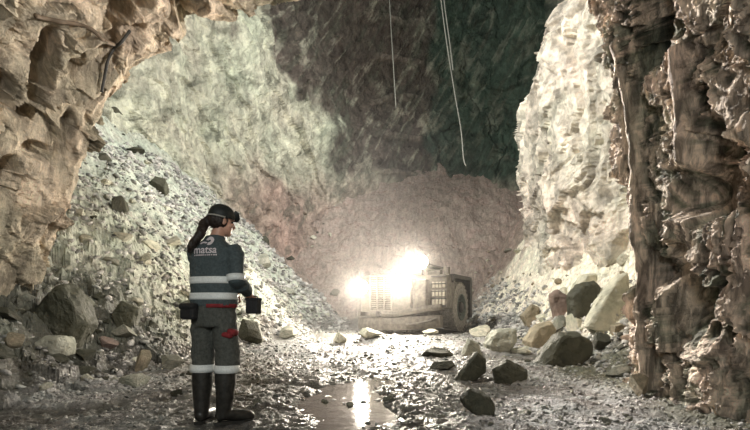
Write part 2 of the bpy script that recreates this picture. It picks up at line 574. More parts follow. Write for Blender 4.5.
diag = np.stack([P[:, 0] * 2.6 - P[:, 2] * 1.5, P[:, 1] * 1.2, P[:, 2] * 0.55 + P[:, 0] * 0.35], 1)
rg2 = ridged(diag * 0.75, 5, 326, 0.62)
rw = sm(P[:, 0], 3.6, 4.8) * (1 - sm(P[:, 1], 19, 21))          # the rougher, lighter right-hand side
d = 0.5 * fbm(P * 0.22, 3, 308) + 0.34 * (a1 + 0.5 * b1) + (0.14 + 0.10 * rw) * (a2 + 0.8 * b2) + (0.05 + 0.04 * rw) * (a3 + b3) + 0.05 * rg + 0.05 * rg2
# rock colour: pale dusty sides, a dark face at the back, horizontal benches in it
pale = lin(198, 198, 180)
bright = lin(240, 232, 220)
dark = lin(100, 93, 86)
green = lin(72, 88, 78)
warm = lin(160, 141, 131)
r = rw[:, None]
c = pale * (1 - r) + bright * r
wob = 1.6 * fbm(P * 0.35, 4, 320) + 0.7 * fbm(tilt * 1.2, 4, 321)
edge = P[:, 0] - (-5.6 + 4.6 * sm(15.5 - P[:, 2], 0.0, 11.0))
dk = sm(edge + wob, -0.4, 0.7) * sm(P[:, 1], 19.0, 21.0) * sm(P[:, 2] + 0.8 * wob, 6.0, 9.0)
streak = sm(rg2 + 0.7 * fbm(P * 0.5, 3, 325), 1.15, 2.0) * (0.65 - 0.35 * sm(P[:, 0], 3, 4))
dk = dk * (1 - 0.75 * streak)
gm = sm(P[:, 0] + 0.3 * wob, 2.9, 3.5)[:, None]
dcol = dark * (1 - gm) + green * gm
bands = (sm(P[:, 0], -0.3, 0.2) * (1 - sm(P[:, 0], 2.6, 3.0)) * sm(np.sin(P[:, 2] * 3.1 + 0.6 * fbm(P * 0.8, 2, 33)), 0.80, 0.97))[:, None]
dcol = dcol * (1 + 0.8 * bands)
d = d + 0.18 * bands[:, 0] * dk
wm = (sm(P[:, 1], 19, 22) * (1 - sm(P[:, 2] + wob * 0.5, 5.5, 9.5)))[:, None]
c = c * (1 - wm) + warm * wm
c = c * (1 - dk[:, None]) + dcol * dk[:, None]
c = c * (0.74 + 0.3 * c1[:, None] + 0.22 * c2[:, None])
pit = sm(fbm(diag * 1.3, 5, 330, 0.62), 0.30, 0.75)[:, None]
c = c * (1 - 0.5 * pit * (1 - 0.2 * r)) + lin(96, 100, 88) * 0.5 * pit * (1 - 0.2 * r)
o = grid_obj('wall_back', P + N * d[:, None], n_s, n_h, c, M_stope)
o['kind'] = 'structure'
STOPE_P = P + N * d[:, None]

# ------------------------------------------------------------------ shape helpers
def tube(bm, pts, radii, n=12, flat=1.0, cap=True):
    """swept tube; radii may be numbers or (side, depth) pairs"""
    pts = [Vector(p) for p in pts]
    rings = []
    up = None
    for i, p in enumerate(pts):
        t = (pts[min(i + 1, len(pts) - 1)] - pts[max(i - 1, 0)]).normalized()
        if up is None:
            up = Vector((0, 1, 0)) if abs(t.y) < 0.9 else Vector((1, 0, 0))
        a = up - t * up.dot(t)
        a.normalize(); up = a
        b = t.cross(a)
        r = radii[i] if i < len(radii) else radii[-1]
        ra, rb = (r if isinstance(r, (tuple, list)) else (r, r * flat))
        rings.append([bm.verts.new(p + b * (ra * math.cos(2 * math.pi * k / n)) + a * (rb * math.sin(2 * math.pi * k / n))) for k in range(n)])
    for i in range(len(rings) - 1):
        for k in range(n):
            bm.faces.new((rings[i][k], rings[i][(k + 1) % n], rings[i + 1][(k + 1) % n], rings[i + 1][k]))
    if cap:
        bm.faces.new(rings[0][::-1])
        bm.faces.new(rings[-1])
    return rings


def loft_z(bm, rings, n=32, power=2.4, cap=True):
    """horizontal superellipse rings: (z, cx, cy, rx, ry)"""
    R = []
    for (z, cx, cy, rx, ry) in rings:
        ring = []
        for k in range(n):
            a = 2 * math.pi * k / n
            c, s_ = math.cos(a), math.sin(a)
            ring.append(bm.verts.new((cx + rx * math.copysign(abs(c) ** (2 / power), c), cy + ry * math.copysign(abs(s_) ** (2 / power), s_), z)))
        R.append(ring)
    for i in range(len(R) - 1):
        for k in range(n):
            bm.faces.new((R[i][k], R[i][(k + 1) % n], R[i + 1][(k + 1) % n], R[i + 1][k]))
    if cap:
        bm.faces.new(R[0][::-1]); bm.faces.new(R[-1])
    return R


def ball(bm, c, r, seg=16, rot=None):
    m = Matrix.Translation(c) @ (rot if rot else Matrix.Identity(4)) @ Matrix.Diagonal((r[0], r[1], r[2], 1))
    bmesh.ops.create_uvsphere(bm, u_segments=seg, v_segments=seg // 2 + 2, radius=1, matrix=m)


def box(bm, c, size, rz=0.0, bev=0.0, rot=None):
    m = Matrix.Translation(c) @ (rot if rot else Matrix.Rotation(rz, 4, 'Z')) @ Matrix.Diagonal((size[0], size[1], size[2], 1))
    r = bmesh.ops.create_cube(bm, size=1, matrix=m)
    if bev:
        es = list({e for v in r['verts'] for e in v.link_edges})
        bmesh.ops.bevel(bm, geom=es, offset=bev, segments=2, affect='EDGES', profile=0.5)


def prism(bm, poly, axis, a0, a1):
    """extrude a 2-D outline along an axis ('x': poly is (y,z); 'y': (x,z); 'z': (x,y))"""
    def v(p, t):
        return {'x': (t, p[0], p[1]), 'y': (p[0], t, p[1]), 'z': (p[0], p[1], t)}[axis]
    A = [bm.verts.new(v(p, a0)) for p in poly]
    B = [bm.verts.new(v(p, a1)) for p in poly]
    n = len(poly)
    fs = [bm.faces.new((A[k], A[(k + 1) % n], B[(k + 1) % n], B[k])) for k in range(n)]
    fs += [bm.faces.new(A[::-1]), bm.faces.new(B)]
    bmesh.ops.recalc_face_normals(bm, faces=fs)


def lathe_x(bm, prof, cx, cy, cz, n=40, ring=False):
    """profile (x, r) turned about an axis along x"""
    R = []
    for (xx, r) in prof:
        R.append([bm.verts.new((cx + xx, cy + r * math.cos(2 * math.pi * k / n), cz + r * math.sin(2 * math.pi * k / n))) for k in range(n)])
    fs = []
    for i in range(len(R) - 1):
        for k in range(n):
            fs.append(bm.faces.new((R[i][k], R[i][(k + 1) % n], R[i + 1][(k + 1) % n], R[i + 1][k])))
    if ring:
        for k in range(n):
            fs.append(bm.faces.new((R[-1][k], R[-1][(k + 1) % n], R[0][(k + 1) % n], R[0][k])))
    else:
        fs.append(bm.faces.new(R[0][::-1])); fs.append(bm.faces.new(R[-1]))
    bmesh.ops.recalc_face_normals(bm, faces=fs)


def fused(name, bm, voxel, mat, parent=None, smooth_it=2, wrinkle=None):
    """melt overlapping closed shapes of a bmesh into one continuous surface"""
    me = bpy.data.meshes.new('tmp')
    bmesh.ops.recalc_face_normals(bm, faces=bm.faces)
    bm.to_mesh(me); bm.free()
    t = link(bpy.data.objects.new('tmp', me))
    r = t.modifiers.new('r', 'REMESH'); r.mode = 'VOXEL'; r.voxel_size = voxel
    sm_ = t.modifiers.new('s', 'SMOOTH'); sm_.factor = 0.5; sm_.iterations = smooth_it
    dg = bpy.context.evaluated_depsgraph_get()
    me2 = bpy.data.meshes.new_from_object(t.evaluated_get(dg))
    bpy.data.objects.remove(t)
    me2.name = name
    me2.materials.clear(); me2.materials.append(mat)
    if wrinkle is not None:
        co = np.empty(len(me2.vertices) * 3); me2.vertices.foreach_get('co', co); co = co.reshape(-1, 3)
        no = np.empty(len(me2.vertices) * 3); me2.vertices.foreach_get('normal', no); no = no.reshape(-1, 3)
        co = co + no * wrinkle(co)[:, None]
        me2.vertices.foreach_set('co', co.ravel())
        me2.update()
    me2.polygons.foreach_set('use_smooth', [True] * len(me2.polygons))
    o = link(bpy.data.objects.new(name, me2))
    if parent: o.parent = parent
    return o


def on_ground(px_, py_, y0=2.2, y1=27.0):
    """the point of the ground seen at a place in the photograph"""
    Y = np.geomspace(y0, y1, 1500)
    X = (px_ - 375.0) / FPX * Y
    Zr = CAM_H + (HORIZON - py_) / FPX * Y
    g = ground_z(X, Y, False)[0]
    hit = np.nonzero(g >= Zr)[0]
    i = hit[0] if len(hit) else len(Y) - 1
    return float(X[i]), float(Y[i])


# ------------------------------------------------------------------ loader
M_body = plain('dusty_machine_paint', (0.17, 0.15, 0.125), 0.65, 0.0, 9.0, 0.45, 0.3, 0.01)
M_dark = plain('dark_machine_steel', (0.07, 0.065, 0.06), 0.6, 0.2, 12.0, 0.4, 0.3, 0.01)
M_rubber = plain('dusty_lit_tyre_rubber', (0.30, 0.28, 0.25), 0.85, 0.0, 18.0, 0.4, 0.4, 0.01)  # tyre colour raised to stand in for light falling on its side
M_rim = plain('rim_paint', (0.10, 0.125, 0.11), 0.55, 0.2, 14.0, 0.35, 0.2, 0.01)
M_grille = plain('grille_slats', (0.34, 0.31, 0.27), 0.5, 0.3, 16.0, 0.3, 0.1, 0.005)
M_glass = plain('cab_glass', (0.03, 0.035, 0.035), 0.1, 0.0, 5.0, 0.2, 0.0)
M_lens = glow('headlamp_glow', (1.0, 0.90, 0.70), 90.0)

LX, LY = 0.66, 14.6
LZ = gz(LX + 0.4, LY + 0.9) + 0.0
ldr = empty('mining_loader', (LX, LY, 0.30), math.radians(-27))
tag(ldr, 'low mining loader with blazing headlamps standing on the stope floor', 'vehicle')

bm = bmesh.new()
# engine hood, tapering a little to the top, with the raised deck behind
prism(bm, [(-1.26, 0.62), (0.36, 0.62), (0.36, 1.62), (0.26, 1.74), (-1.10, 1.74), (-1.26, 1.60)], 'y', 0.10, 3.4)
box(bm, (0.0, 2.3, 0.75), (1.7, 4.0, 0.75), bev=0.05)
hood = bm_obj('engine_hood', bm, M_body, ldr)
bm = bmesh.new()
for sx in (-1.0, -0.1):
    box(bm, (sx, 1.0, 1.76), (0.08, 1.4, 0.05), bev=0.01)
box(bm, (-0.55, 0.7, 1.77), (0.5, 0.5, 0.06), bev=0.02)
bm_obj('hood_hatch', bm, M_body, hood)
# grille
bm = bmesh.new()
gx0, gx1 = -0.92, -0.22
for k in range(15):
    box(bm, ((gx0 + gx1) / 2, 0.07, 0.72 + k * 0.066), (gx1 - gx0, 0.05, 0.030), rot=Matrix.Rotation(0.5, 4, 'X'))
for xx in (gx0, gx0 + (gx1 - gx0) / 3, gx0 + 2 * (gx1 - gx0) / 3, gx1):
    box(bm, (xx, 0.055, 1.18), (0.035, 0.06, 1.04))
for zz in (0.66, 1.70):
    box(bm, ((gx0 + gx1) / 2, 0.055, zz), (gx1 - gx0 + 0.04, 0.06, 0.05))
gr = bm_obj('radiator_grille', bm, M_grille, ldr)
bm = bmesh.new()
box(bm, ((gx0 + gx1) / 2, 0.115, 1.18), (gx1 - gx0, 0.04, 1.0))
bm_obj('radiator_core', bm, M_dark, gr)
# bumper: a heavy curved counterweight wrapping the rear corners
def plan_curve(off, z0, z1, bm, x0=-1.50, x1=1.26, rise=0.0):
    n = 22
    outer, inner = [], []
    for k in range(n + 1):
        t = k / n
        xx = x0 + (x1 - x0) * t
        u_ = (xx / 1.42)
        yy = -0.16 + 0.42 * abs(u_) ** 3.2 - off
        outer.append((xx, yy)); inner.append((xx * 0.97, yy + 0.36))
    V = []
    for k in range(n + 1):
        dz = rise * max(0, k / n - 0.55) / 0.45
        a, b = outer[k], inner[k]
        V.append([bm.verts.new((a[0], a[1], z0 + dz)), bm.verts.new((a[0], a[1] - 0.02, (z0 + z1) / 2 + dz)), bm.verts.new((a[0], a[1], z1 + dz)), bm.verts.new((b[0], b[1], z1 + dz)), bm.verts.new((b[0], b[1], z0 + dz))])
    fs = []
    for k in range(n):
        for j in range(5):
            fs.append(bm.faces.new((V[k][j], V[k + 1][j], V[k + 1][(j + 1) % 5], V[k][(j + 1) % 5])))
    fs.append(bm.faces.new(V[0][::-1])); fs.append(bm.faces.new(V[-1]))
    bmesh.ops.recalc_face_normals(bm, faces=fs)
bm = bmesh.new(); plan_curve(0.0, 0.10, 0.46, bm, rise=0.08)
bump_lo = bm_obj('counterweight', bm, M_body, ldr)
bm = bmesh.new(); plan_curve(0.03, 0.49, 0.66, bm, rise=0.20)
bump_hi = bm_obj('bumper', bm, M_body, ldr)
bm = bmesh.new()
for k in range(7):
    pass
for cx in (-1.02, -0.02):
    bm2 = bmesh.new()
    for k in range(7):
        box(bm2, (cx - 0.15 + k * 0.05, -0.165 + (0.10 if cx < -0.5 else 0), 0.575), (0.022, 0.08, 0.11))
    bm_obj('bumper_vent', bm2, M_dark, bump_hi)
bm.free()
bm = bmesh.new()
box(bm, (-0.52, -0.19, 0.57), (0.16, 0.10, 0.16), bev=0.02); box(bm, (-0.52, -0.26, 0.57), (0.05, 0.08, 0.12), bev=0.01)
bm_obj('tow_hitch', bm, M_dark, bump_lo)
bm = bmesh.new(); tube(bm, [(0.35, -0.20, 0.26), (0.7, -0.20, 0.30), (1.05, -0.10, 0.38), (1.2, 0.05, 0.46)], [0.035] * 4, 8)
bm_obj('tow_bar', bm, M_body, bump_lo)
# operator side with louvred panel
bm = bmesh.new()
prism(bm, [(0.40, 0.62), (1.36, 0.74), (1.36, 1.66), (1.30, 1.72), (0.40, 1.72)], 'y', 0.42, 1.15)
box(bm, (0.62, 0.30, 1.10), (0.42, 0.30, 0.95), bev=0.03)
cabp = bm_obj('operator_compartment', bm, M_body, ldr)
bm = bmesh.new()
for r_ in range(3):
    for k in range(4):
        box(bm, (0.96 + k * 0.105, 0.405, 0.92 + r_ * 0.25), (0.075, 0.05, 0.17), bev=0.008)
bm_obj('louvre_panel', bm, plain('pale_louvre_paint', (0.50, 0.45, 0.36), 0.5, 0.0, 12, 0.3, 0.1), cabp)
bm = bmesh.new()
for k in range(5):
    box(bm, (1.12, 0.40, 0.80 + k * 0.215), (0.46, 0.05, 0.035), bev=0.008)
bm_obj('louvre_frame', bm, M_dark, cabp)
bm = bmesh.new()
box(bm, (0.88, 0.75, 1.80), (0.42, 0.22, 0.14), bev=0.03)
box(bm, (1.26, 0.70, 1.84), (0.16, 0.16, 0.22), bev=0.02)
tube(bm, [(1.26, 0.7, 1.70), (1.26, 0.7, 1.80)], [0.03, 0.03], 8)
bm_obj('work_lamp_housing', bm, M_body, cabp)
# canopy over the operator
bm = bmesh.new()
for (xx, yy) in ((0.58, 0.55), (0.58, 1.9)):
    tube(bm, [(xx, yy, 1.68), (xx, yy, 2.02)], [0.045, 0.045], 8)
box(bm, (0.58, 1.2, 2.04), (0.30, 1.7, 0.07), bev=0.02)
can = bm_obj('light_mast', bm, M_dark, ldr)
# fenders, side plates
bm = bmesh.new()
for sx in (-1, 1):
    prism(bm, [(0.80, 1.58), (0.90, 1.76), (2.72, 1.76), (2.80, 1.60), (2.80, 0.45), (2.62, 0.45), (2.56, 1.65), (0.97, 1.65), (0.86, 1.50)], 'x', sx * 0.92, sx * 1.42)
bm_obj('fender', bm, M_dark, ldr)
# chassis and front frame beyond the articulation
bm = bmesh.new()
box(bm, (0, 2.0, 0.62), (1.5, 3.2, 0.55), bev=0.04)
tube(bm, [(0, 3.4, 0.5), (0, 3.4, 1.2)], [0.22, 0.22], 16)
box(bm, (0, 4.3, 0.75), (1.3, 1.8, 0.8), bev=0.05)
bm_obj('chassis', bm, M_dark, ldr)
# wheels
RW = 0.78
def make_wheel(sx, yy):
    bm = bmesh.new()
    w2 = 0.25
    prof = [(-w2 + 0.03, 0.40), (-w2, 0.50), (-w2, 0.64), (-w2 + 0.05, 0.73), (-w2 + 0.10, 0.755), (w2 - 0.10, 0.755), (w2 - 0.05, 0.73), (w2, 0.62), (w2, 0.50), (w2 - 0.03, 0.40)]
    lathe_x(bm, prof, sx * 1.16, yy, RW, 48, True)
    for k in range(26):
        a = 2 * math.pi * k / 26
        for s2 in (-1, 1):
            m = Matrix.Translation((sx * 1.16 + s2 * 0.12, yy + 0.72 * math.cos(a + s2 * 0.06), RW + 0.72 * math.sin(a + s2 * 0.06))) @ Matrix.Rotation(a, 4, 'X') @ Matrix.Rotation(s2 * 0.5, 4, 'Y') @ Matrix.Diagonal((0.24, 0.07, 0.06, 1))
            bmesh.ops.create_cube(bm, size=1, matrix=Matrix.Translation((sx * 1.16 + s2 * 0.11, yy + 0.755 * math.cos(a + s2 * 0.06), RW + 0.755 * math.sin(a + s2 * 0.06))) @ Matrix.Rotation(a + math.pi / 2, 4, 'X') @ Matrix.Diagonal((0.22, 0.085, 0.05, 1)))
    ty = bm_obj('wheel', bm, M_rubber, ldr)
    bm = bmesh.new()
    lathe_x(bm, [(sx * -0.20, 0.40), (sx * 0.21, 0.42), (sx * 0.25, 0.41), (sx * 0.25, 0.38), (sx * 0.16, 0.35), (sx * 0.10, 0.20), (sx * 0.10, 0.17)], sx * 1.16, yy, RW, 40)
    rim = bm_obj('rim', bm, M_rim, ty, True)
    bm = bmesh.new()
    lathe_x(bm, [(sx * 0.10, 0.16), (sx * 0.24, 0.15), (sx * 0.28, 0.11), (sx * 0.285, 0.02)], sx * 1.16, yy, RW, 28)
    for k in range(10):
        a = 2 * math.pi * k / 10
        lathe_x(bm, [(sx * 0.10, 0.022), (sx * 0.19, 0.022)], sx * 1.16, yy + 0.25 * math.cos(a), RW + 0.25 * math.sin(a), 6)
    bm_obj('hub', bm, M_dark, ty)
    return ty
make_wheel(1, 1.72); make_wheel(-1, 1.72)
# headlamps: housings, glowing lenses and the light they throw
def headlamp(x_, y_, z_, r, power):
    bm = bmesh.new()
    R = Matrix.Rotation(math.pi / 2, 4, 'X')
    bmesh.ops.create_cone(bm, cap_ends=True, segments=24, radius1=r * 1.12, radius2=r * 0.75, depth=0.16, matrix=Matrix.Translation((x_, y_ + 0.08, z_)) @ Matrix.Rotation(-math.pi / 2, 4, 'X') )
    h_ = bm_obj('headlamp', bm, M_dark, ldr)
    bm = bmesh.new()
    ball(bm, (x_, y_ - 0.01, z_), (r, 0.09, r), 20)
    bm_obj('lens', bm, M_lens, h_, True)
    d = bpy.data.lights.new('headlamp_light', 'SPOT')
    d.energy = power; d.color = (1.0, 0.90, 0.76); d.shadow_soft_size = 0.10; d.spot_size = math.radians(165); d.spot_blend = 0.9
    l = link(bpy.data.objects.new('headlamp_light', d))
    l.parent = ldr
    l.location = (x_, y_ - 0.12, z_)
    l.rotation_euler = (math.radians(90) - 0.10, 0, math.pi)
    return h_
HL = 900
headlamp(-1.18, 0.02, 1.38, 0.19, HL)
headlamp(0.20, 0.02, 1.42, 0.19, HL)
headlamp(0.58, 0.40, 2.10, 0.20, HL)

# ------------------------------------------------------------------ person
M_skin = plain('skin', (0.50, 0.28, 0.20), 0.5, 0.0, 40, 0.12, 0.05)
M_jacket = plain('dark_grey_workwear', (0.060, 0.078, 0.082), 0.85, 0.0, 60, 0.3, 0.25, 0.004)
M_trouser = plain('grey_work_trousers', (0.075, 0.078, 0.068), 0.88, 0.0, 50, 0.35, 0.25, 0.004)
M_strip = plain('reflective_strip', (0.72, 0.74, 0.72), 0.4, 0.0, 80, 0.12, 0.1, 0.002)
M_boot = plain('black_boot_rubber', (0.028, 0.026, 0.022), 0.4, 0.0, 22, 0.6, 0.3, 0.006)
M_hair = plain('dark_brown_hair', (0.022, 0.014, 0.010), 0.5, 0.0, 70, 0.5, 0.6, 0.01)
M_cap = plain('black_cap_cloth', (0.014, 0.017, 0.016), 0.6, 0.0, 40, 0.3, 0.2, 0.003)
M_red = plain('dark_red_cloth', (0.20, 0.018, 0.022), 0.8, 0.0, 40, 0.3, 0.1)
M_logo = plain('pale_print', (0.62, 0.55, 0.56), 0.7, 0.0, 60, 0.15, 0.0)
M_pouch = plain('black_nylon', (0.016, 0.016, 0.017), 0.7, 0.0, 60, 0.3, 0.3, 0.003)

MX, MY = -1.33, 4.13
MZ = max(gz(MX - 0.1, MY), gz(MX + 0.15, MY + 0.05)) - 0.005
man = empty('person', (MX, MY, MZ), math.radians(-14))
tag(man, 'person in dark grey work jacket with white reflective stripes, standing with back turned', 'person')

hd = Matrix.Translation((0.055, 0.03, 1.668)) @ Matrix.Rotation(math.radians(-38), 4, 'Z') @ Matrix.Rotation(math.radians(-12), 4, 'X')   # head turned to the right, looking a little down
def HP(x_, y_, z_): return hd @ Vector((x_, y_, z_))
bm = bmesh.new()
# one continuous body: trunk, neck, head with face, arms, hands, legs
loft_z(bm, [(0.80, 0, 0, 0.13, 0.10), (0.92, 0, 0, 0.155, 0.11), (1.05, 0, 0, 0.14, 0.10), (1.25, 0, 0, 0.155, 0.11), (1.40, 0, 0, 0.165, 0.10), (1.47, 0, 0, 0.12, 0.08), (1.50, 0, 0, 0.06, 0.06)], 24, 2.2)
tube(bm, [(0, -0.005, 1.44), (0.015, 0.005, 1.52), (0.045, 0.022, 1.62)], [0.062, 0.056, 0.055], 14)
Rh = hd.to_3x3().to_4x4()
ball(bm, HP(0, -0.015, 0.025), (0.074, 0.094, 0.095), 20, Rh)
ball(bm, HP(0, 0.035, -0.045), (0.056, 0.062, 0.068), 18, Rh)
ball(bm, HP(0, 0.075, -0.085), (0.026, 0.026, 0.022), 12, Rh)      # chin
tube(bm, [HP(0, 0.085, 0.022), HP(0, 0.112, -0.018), HP(0, 0.100, -0.034)], [0.009, 0.016, 0.012], 8)   # nose
for sx in (-1, 1):
    ball(bm, HP(sx * 0.030, 0.078, 0.032), (0.022, 0.014, 0.008), 10, Rh)   # brows
    ball(bm, HP(sx * 0.045, 0.062, -0.022), (0.022, 0.024, 0.022), 10, Rh)  # cheeks
    ball(bm, HP(sx * 0.076, -0.008, -0.008), (0.010, 0.020, 0.032), 12, Rh)  # ears
ball(bm, HP(0, 0.090, -0.050), (0.024, 0.010, 0.007), 10, Rh); ball(bm, HP(0, 0.087, -0.062), (0.021, 0.010, 0.008), 10, Rh)   # lips
ARMS = {1: [(0.17, -0.01, 1.43), (0.215, -0.035, 1.30), (0.228, -0.05, 1.185), (0.228, 0.08, 1.12), (0.222, 0.18, 1.085)],
        -1: [(-0.155, 0.0, 1.43), (-0.165, 0.04, 1.30), (-0.155, 0.06, 1.19), (-0.09, 0.16, 1.13), (0.0, 0.235, 1.10)]}
for sx, A in ARMS.items():
    tube(bm, A, [0.055, 0.048, 0.042, 0.038, 0.027], 12)
    w = Vector(A[-1]); dr = (w - Vector(A[-2])).normalized()
    side = dr.cross(Vector((0, 0, 1))).normalized()
    up_ = side.cross(dr).normalized()
    palm = w + dr * 0.05 - up_ * 0.012
    tube(bm, [w - dr * 0.02, w + dr * 0.015, palm, w + dr * 0.085 - up_ * 0.02], [(0.026, 0.02), (0.032, 0.016), (0.040, 0.015), (0.038, 0.013)], 12)
    for k, ln in enumerate((0.072, 0.080, 0.075, 0.058)):
        o_ = side * ((k - 1.5) * 0.021)
        b0 = w + dr * 0.075 - up_ * 0.018 + o_
        b1 = b0 + dr * ln * 0.42 - up_ * 0.014
        b2 = b1 + dr * ln * 0.12 - up_ * ln * 0.36
        b3 = b2 - dr * ln * 0.16 - up_ * ln * 0.20
        tube(bm, [b0 - dr * 0.02, b0, b1, b2, b3], [0.0095, 0.0095, 0.009, 0.008, 0.007], 8)
    t0 = w + dr * 0.02 - side * sx * 0.030
    tube(bm, [w + dr * 0.01 - side * sx * 0.01, t0, t0 + dr * 0.030 - side * sx * 0.015 - up_ * 0.012, t0 + dr * 0.052 - side * sx * 0.006 - up_ * 0.030], [0.012, 0.012, 0.010, 0.008], 8)
LEGS = {-1: [(-0.095, 0.0, 0.86), (-0.105, 0.015, 0.50), (-0.100, -0.01, 0.10)], 1: [(0.095, 0.0, 0.86), (0.115, 0.02, 0.50), (0.105, 0.0, 0.10)]}
for sx, A in LEGS.items():
    tube(bm, A, [0.085, 0.055, 0.04], 14)
body = fused('body', bm, 0.006, M_skin, man, 2)
body['label'] = 'bare face, neck and hands'
# eyes
for sx in (-1, 1):
    bm = bmesh.new()
    ball(bm, HP(sx * 0.030, 0.076, 0.014), (0.011, 0.008, 0.008), 10, Rh)
    bm_obj('eye', bm, M_cap, body, True)

# jacket
def crease(co):
    q = co * np.array([7.0, 7.0, 11.0])
    return 0.006 * ridged(q + 0.5 * fbm(co * 4, 2, 61)[:, None], 3, 60) - 0.003
JR = [(0.965, 0.0, 0, 0.186, 0.140), (1.00, 0.0, 0, 0.188, 0.142), (1.10, 0, 0, 0.186, 0.138), (1.25, 0, 0, 0.190, 0.138), (1.36, 0, -0.005, 0.198, 0.132), (1.43, 0, -0.005, 0.196, 0.115), (1.475, 0, -0.005, 0.150, 0.092), (1.505, 0.008, -0.003, 0.088, 0.078), (1.545, 0.02, 0.005, 0.072, 0.070)]
bm = bmesh.new()
loft_z(bm, JR, 40, 2.5)
for sx, A in ARMS.items():
    B = [Vector(p) for p in A]
    B[-1] = B[-2] + (B[-1] - B[-2]) * 0.94
    B.insert(1, B[0].lerp(B[1], 0.5) + Vector((sx * 0.012, 0, 0.01)))
    tube(bm, B, [0.078, 0.076, 0.070, 0.064, 0.057, 0.047], 16)
jacket = fused('jacket', bm, 0.010, M_jacket, man, 3, crease)

def jr(z):
    zz = [r[0] for r in JR]
    return [float(np.interp(z, zz, [r[k] for r in JR])) for k in range(1, 5)]
for nm, z0, z1 in (('chest', 1.150, 1.205), ('hem', 1.020, 1.075)):
    bm = bmesh.new()
    R0 = []
    for z in np.linspace(z0, z1, 4):
        cx, cy, rx, ry = jr(z)
        R0.append((z, cx, cy, rx + 0.0085, ry + 0.0085))
    loft_z(bm, R0, 48, 2.5)
    bm_obj('reflective_stripe', bm, M_strip, jacket, True)
for sx, A in ARMS.items():
    a, b, c_ = Vector(A[1]), Vector(A[2]), Vector(A[3])
    bm = bmesh.new()
    p0, p1 = b.lerp(c_, 0.02) + Vector((0, 0, 0.02)), b.lerp(c_, 0.34)
    p0, p1 = a.lerp(b, 0.72), a.lerp(b, 1.14)
    tube(bm, [p0, p1], [0.0745, 0.0715], 24)
    bm_obj('sleeve_stripe', bm, M_strip, jacket, True)
# print on the back of the jacket: laid on the cloth by casting onto it
dg = bpy.context.evaluated_depsgraph_get()
jb = BVHTree.FromObject(jacket, dg)
def lay(bm, off=0.004):
    for v in bm.verts:
        h = jb.ray_cast(Vector((v.co.x, -1.0, v.co.z)), Vector((0, 1, 0)))
        if h[0] is not None:
            v.co.y = h[0].y - off + v.co.y
def text_mesh(body_, size, cx, z):
    cu = bpy.data.curves.new('t', 'FONT'); cu.body = body_; cu.size = size; cu.align_x = 'CENTER'
    cu.extrude = 0.0; cu.resolution_u = 4; cu.offset = 0.0016 if size > 0.03 else 0.0002
    t = link(bpy.data.objects.new('t', cu))
    d2 = bpy.context.evaluated_depsgraph_get()
    me = bpy.data.meshes.new_from_object(t.evaluated_get(d2))
    bpy.data.objects.remove(t)
    bm = bmesh.new(); bm.from_mesh(me)
    bmesh.ops.triangulate(bm, faces=bm.faces)
    bmesh.ops.subdivide_edges(bm, edges=[e for e in bm.edges if e.calc_length() > 0.012], cuts=1)
    bmesh.ops.triangulate(bm, faces=bm.faces)
    for v in bm.verts:
        v.co = Vector((cx + v.co.x, 0, z + v.co.y))
    return bm
LGX = -0.004
bm = text_mesh('matsa', 0.088, LGX, 1.392); lay(bm, 0.006)
bm_obj('back_lettering', bm, M_logo, jacket)
# the second line is only a row of tiny marks in the photograph
bm = bmesh.new()
rnd = random.Random(4)
xx = LGX - 0.10
while xx < LGX + 0.10:
    w_ = rnd.uniform(0.006, 0.011)
    vs = [bm.verts.new((xx, 0, 1.371)), bm.verts.new((xx + w_, 0, 1.371)), bm.verts.new((xx + w_, 0, 1.371 + rnd.uniform(0.010, 0.014))), bm.verts.new((xx, 0, 1.382))]
    bm.faces.new(vs)
    xx += w_ + rnd.choice((0.003, 0.003, 0.003, 0.008))
lay(bm, 0.006)
bm_obj('small_lettering', bm, M_logo, jacket)
bm = bmesh.new()   # emblem above the word: a round drop with a tail curling to the lower left
def disc(bm, cx, cz, rx, rz, a0=0, a1=2 * math.pi, inner=0.0, n=28):
    P_ = []
    for k in range(n + 1):
        a = a0 + (a1 - a0) * k / n
        P_.append((bm.verts.new((cx + inner * rx * math.cos(a), 0, cz + inner * rz * math.sin(a))), bm.verts.new((cx + rx * math.cos(a), 0, cz + rz * math.sin(a)))))
    for k in range(n):
        bm.faces.new((P_[k][0], P_[k][1], P_[k + 1][1], P_[k + 1][0]))
disc(bm, LGX + 0.025, 1.494, 0.036, 0.036, -2.0, 2.9, 0.30)
disc(bm, LGX - 0.020, 1.466, 0.038, 0.022, 0.5, 3.0, 0.45)
lay(bm, 0.006)
bm_obj('back_emblem', bm, M_logo, jacket)

# trousers
bm = bmesh.new()
loft_z(bm, [(0.80, 0, 0, 0.165, 0.130), (0.88, 0, 0, 0.182, 0.142), (0.95, 0, 0, 0.178, 0.138), (1.01, 0, 0, 0.172, 0.130)], 32, 2.3)
tube(bm, [(-0.095, 0, 0.90), (-0.102, 0.0, 0.70), (-0.108, 0.01, 0.54), (-0.108, 0.0, 0.425)], [0.098, 0.098, 0.092, 0.096], 18)
tube(bm, [(0.095, 0, 0.90), (0.108, 0.0, 0.70), (0.122, 0.015, 0.54), (0.120, 0.0, 0.425)], [0.100, 0.102, 0.098, 0.100], 18)
def crease2(co):
    q = co * np.array([8.0, 8.0, 7.0])
    return 0.008 * ridged(q + 0.6 * fbm(co * 5, 2, 71)[:, None], 3, 70) - 0.004
trous = fused('trousers', bm, 0.010, M_trouser, man, 2, crease2)
for cx, r_ in ((-0.108, 0.103), (0.120, 0.107)):
    bm = bmesh.new()
    tube(bm, [(cx, 0.002, 0.425), (cx, 0.002, 0.45), (cx, 0.003, 0.485)], [r_ - 0.001, r_, r_ - 0.003], 28, cap=True)
    bm_obj('reflective_hem', bm, M_strip, trous, True)
bm = bmesh.new()
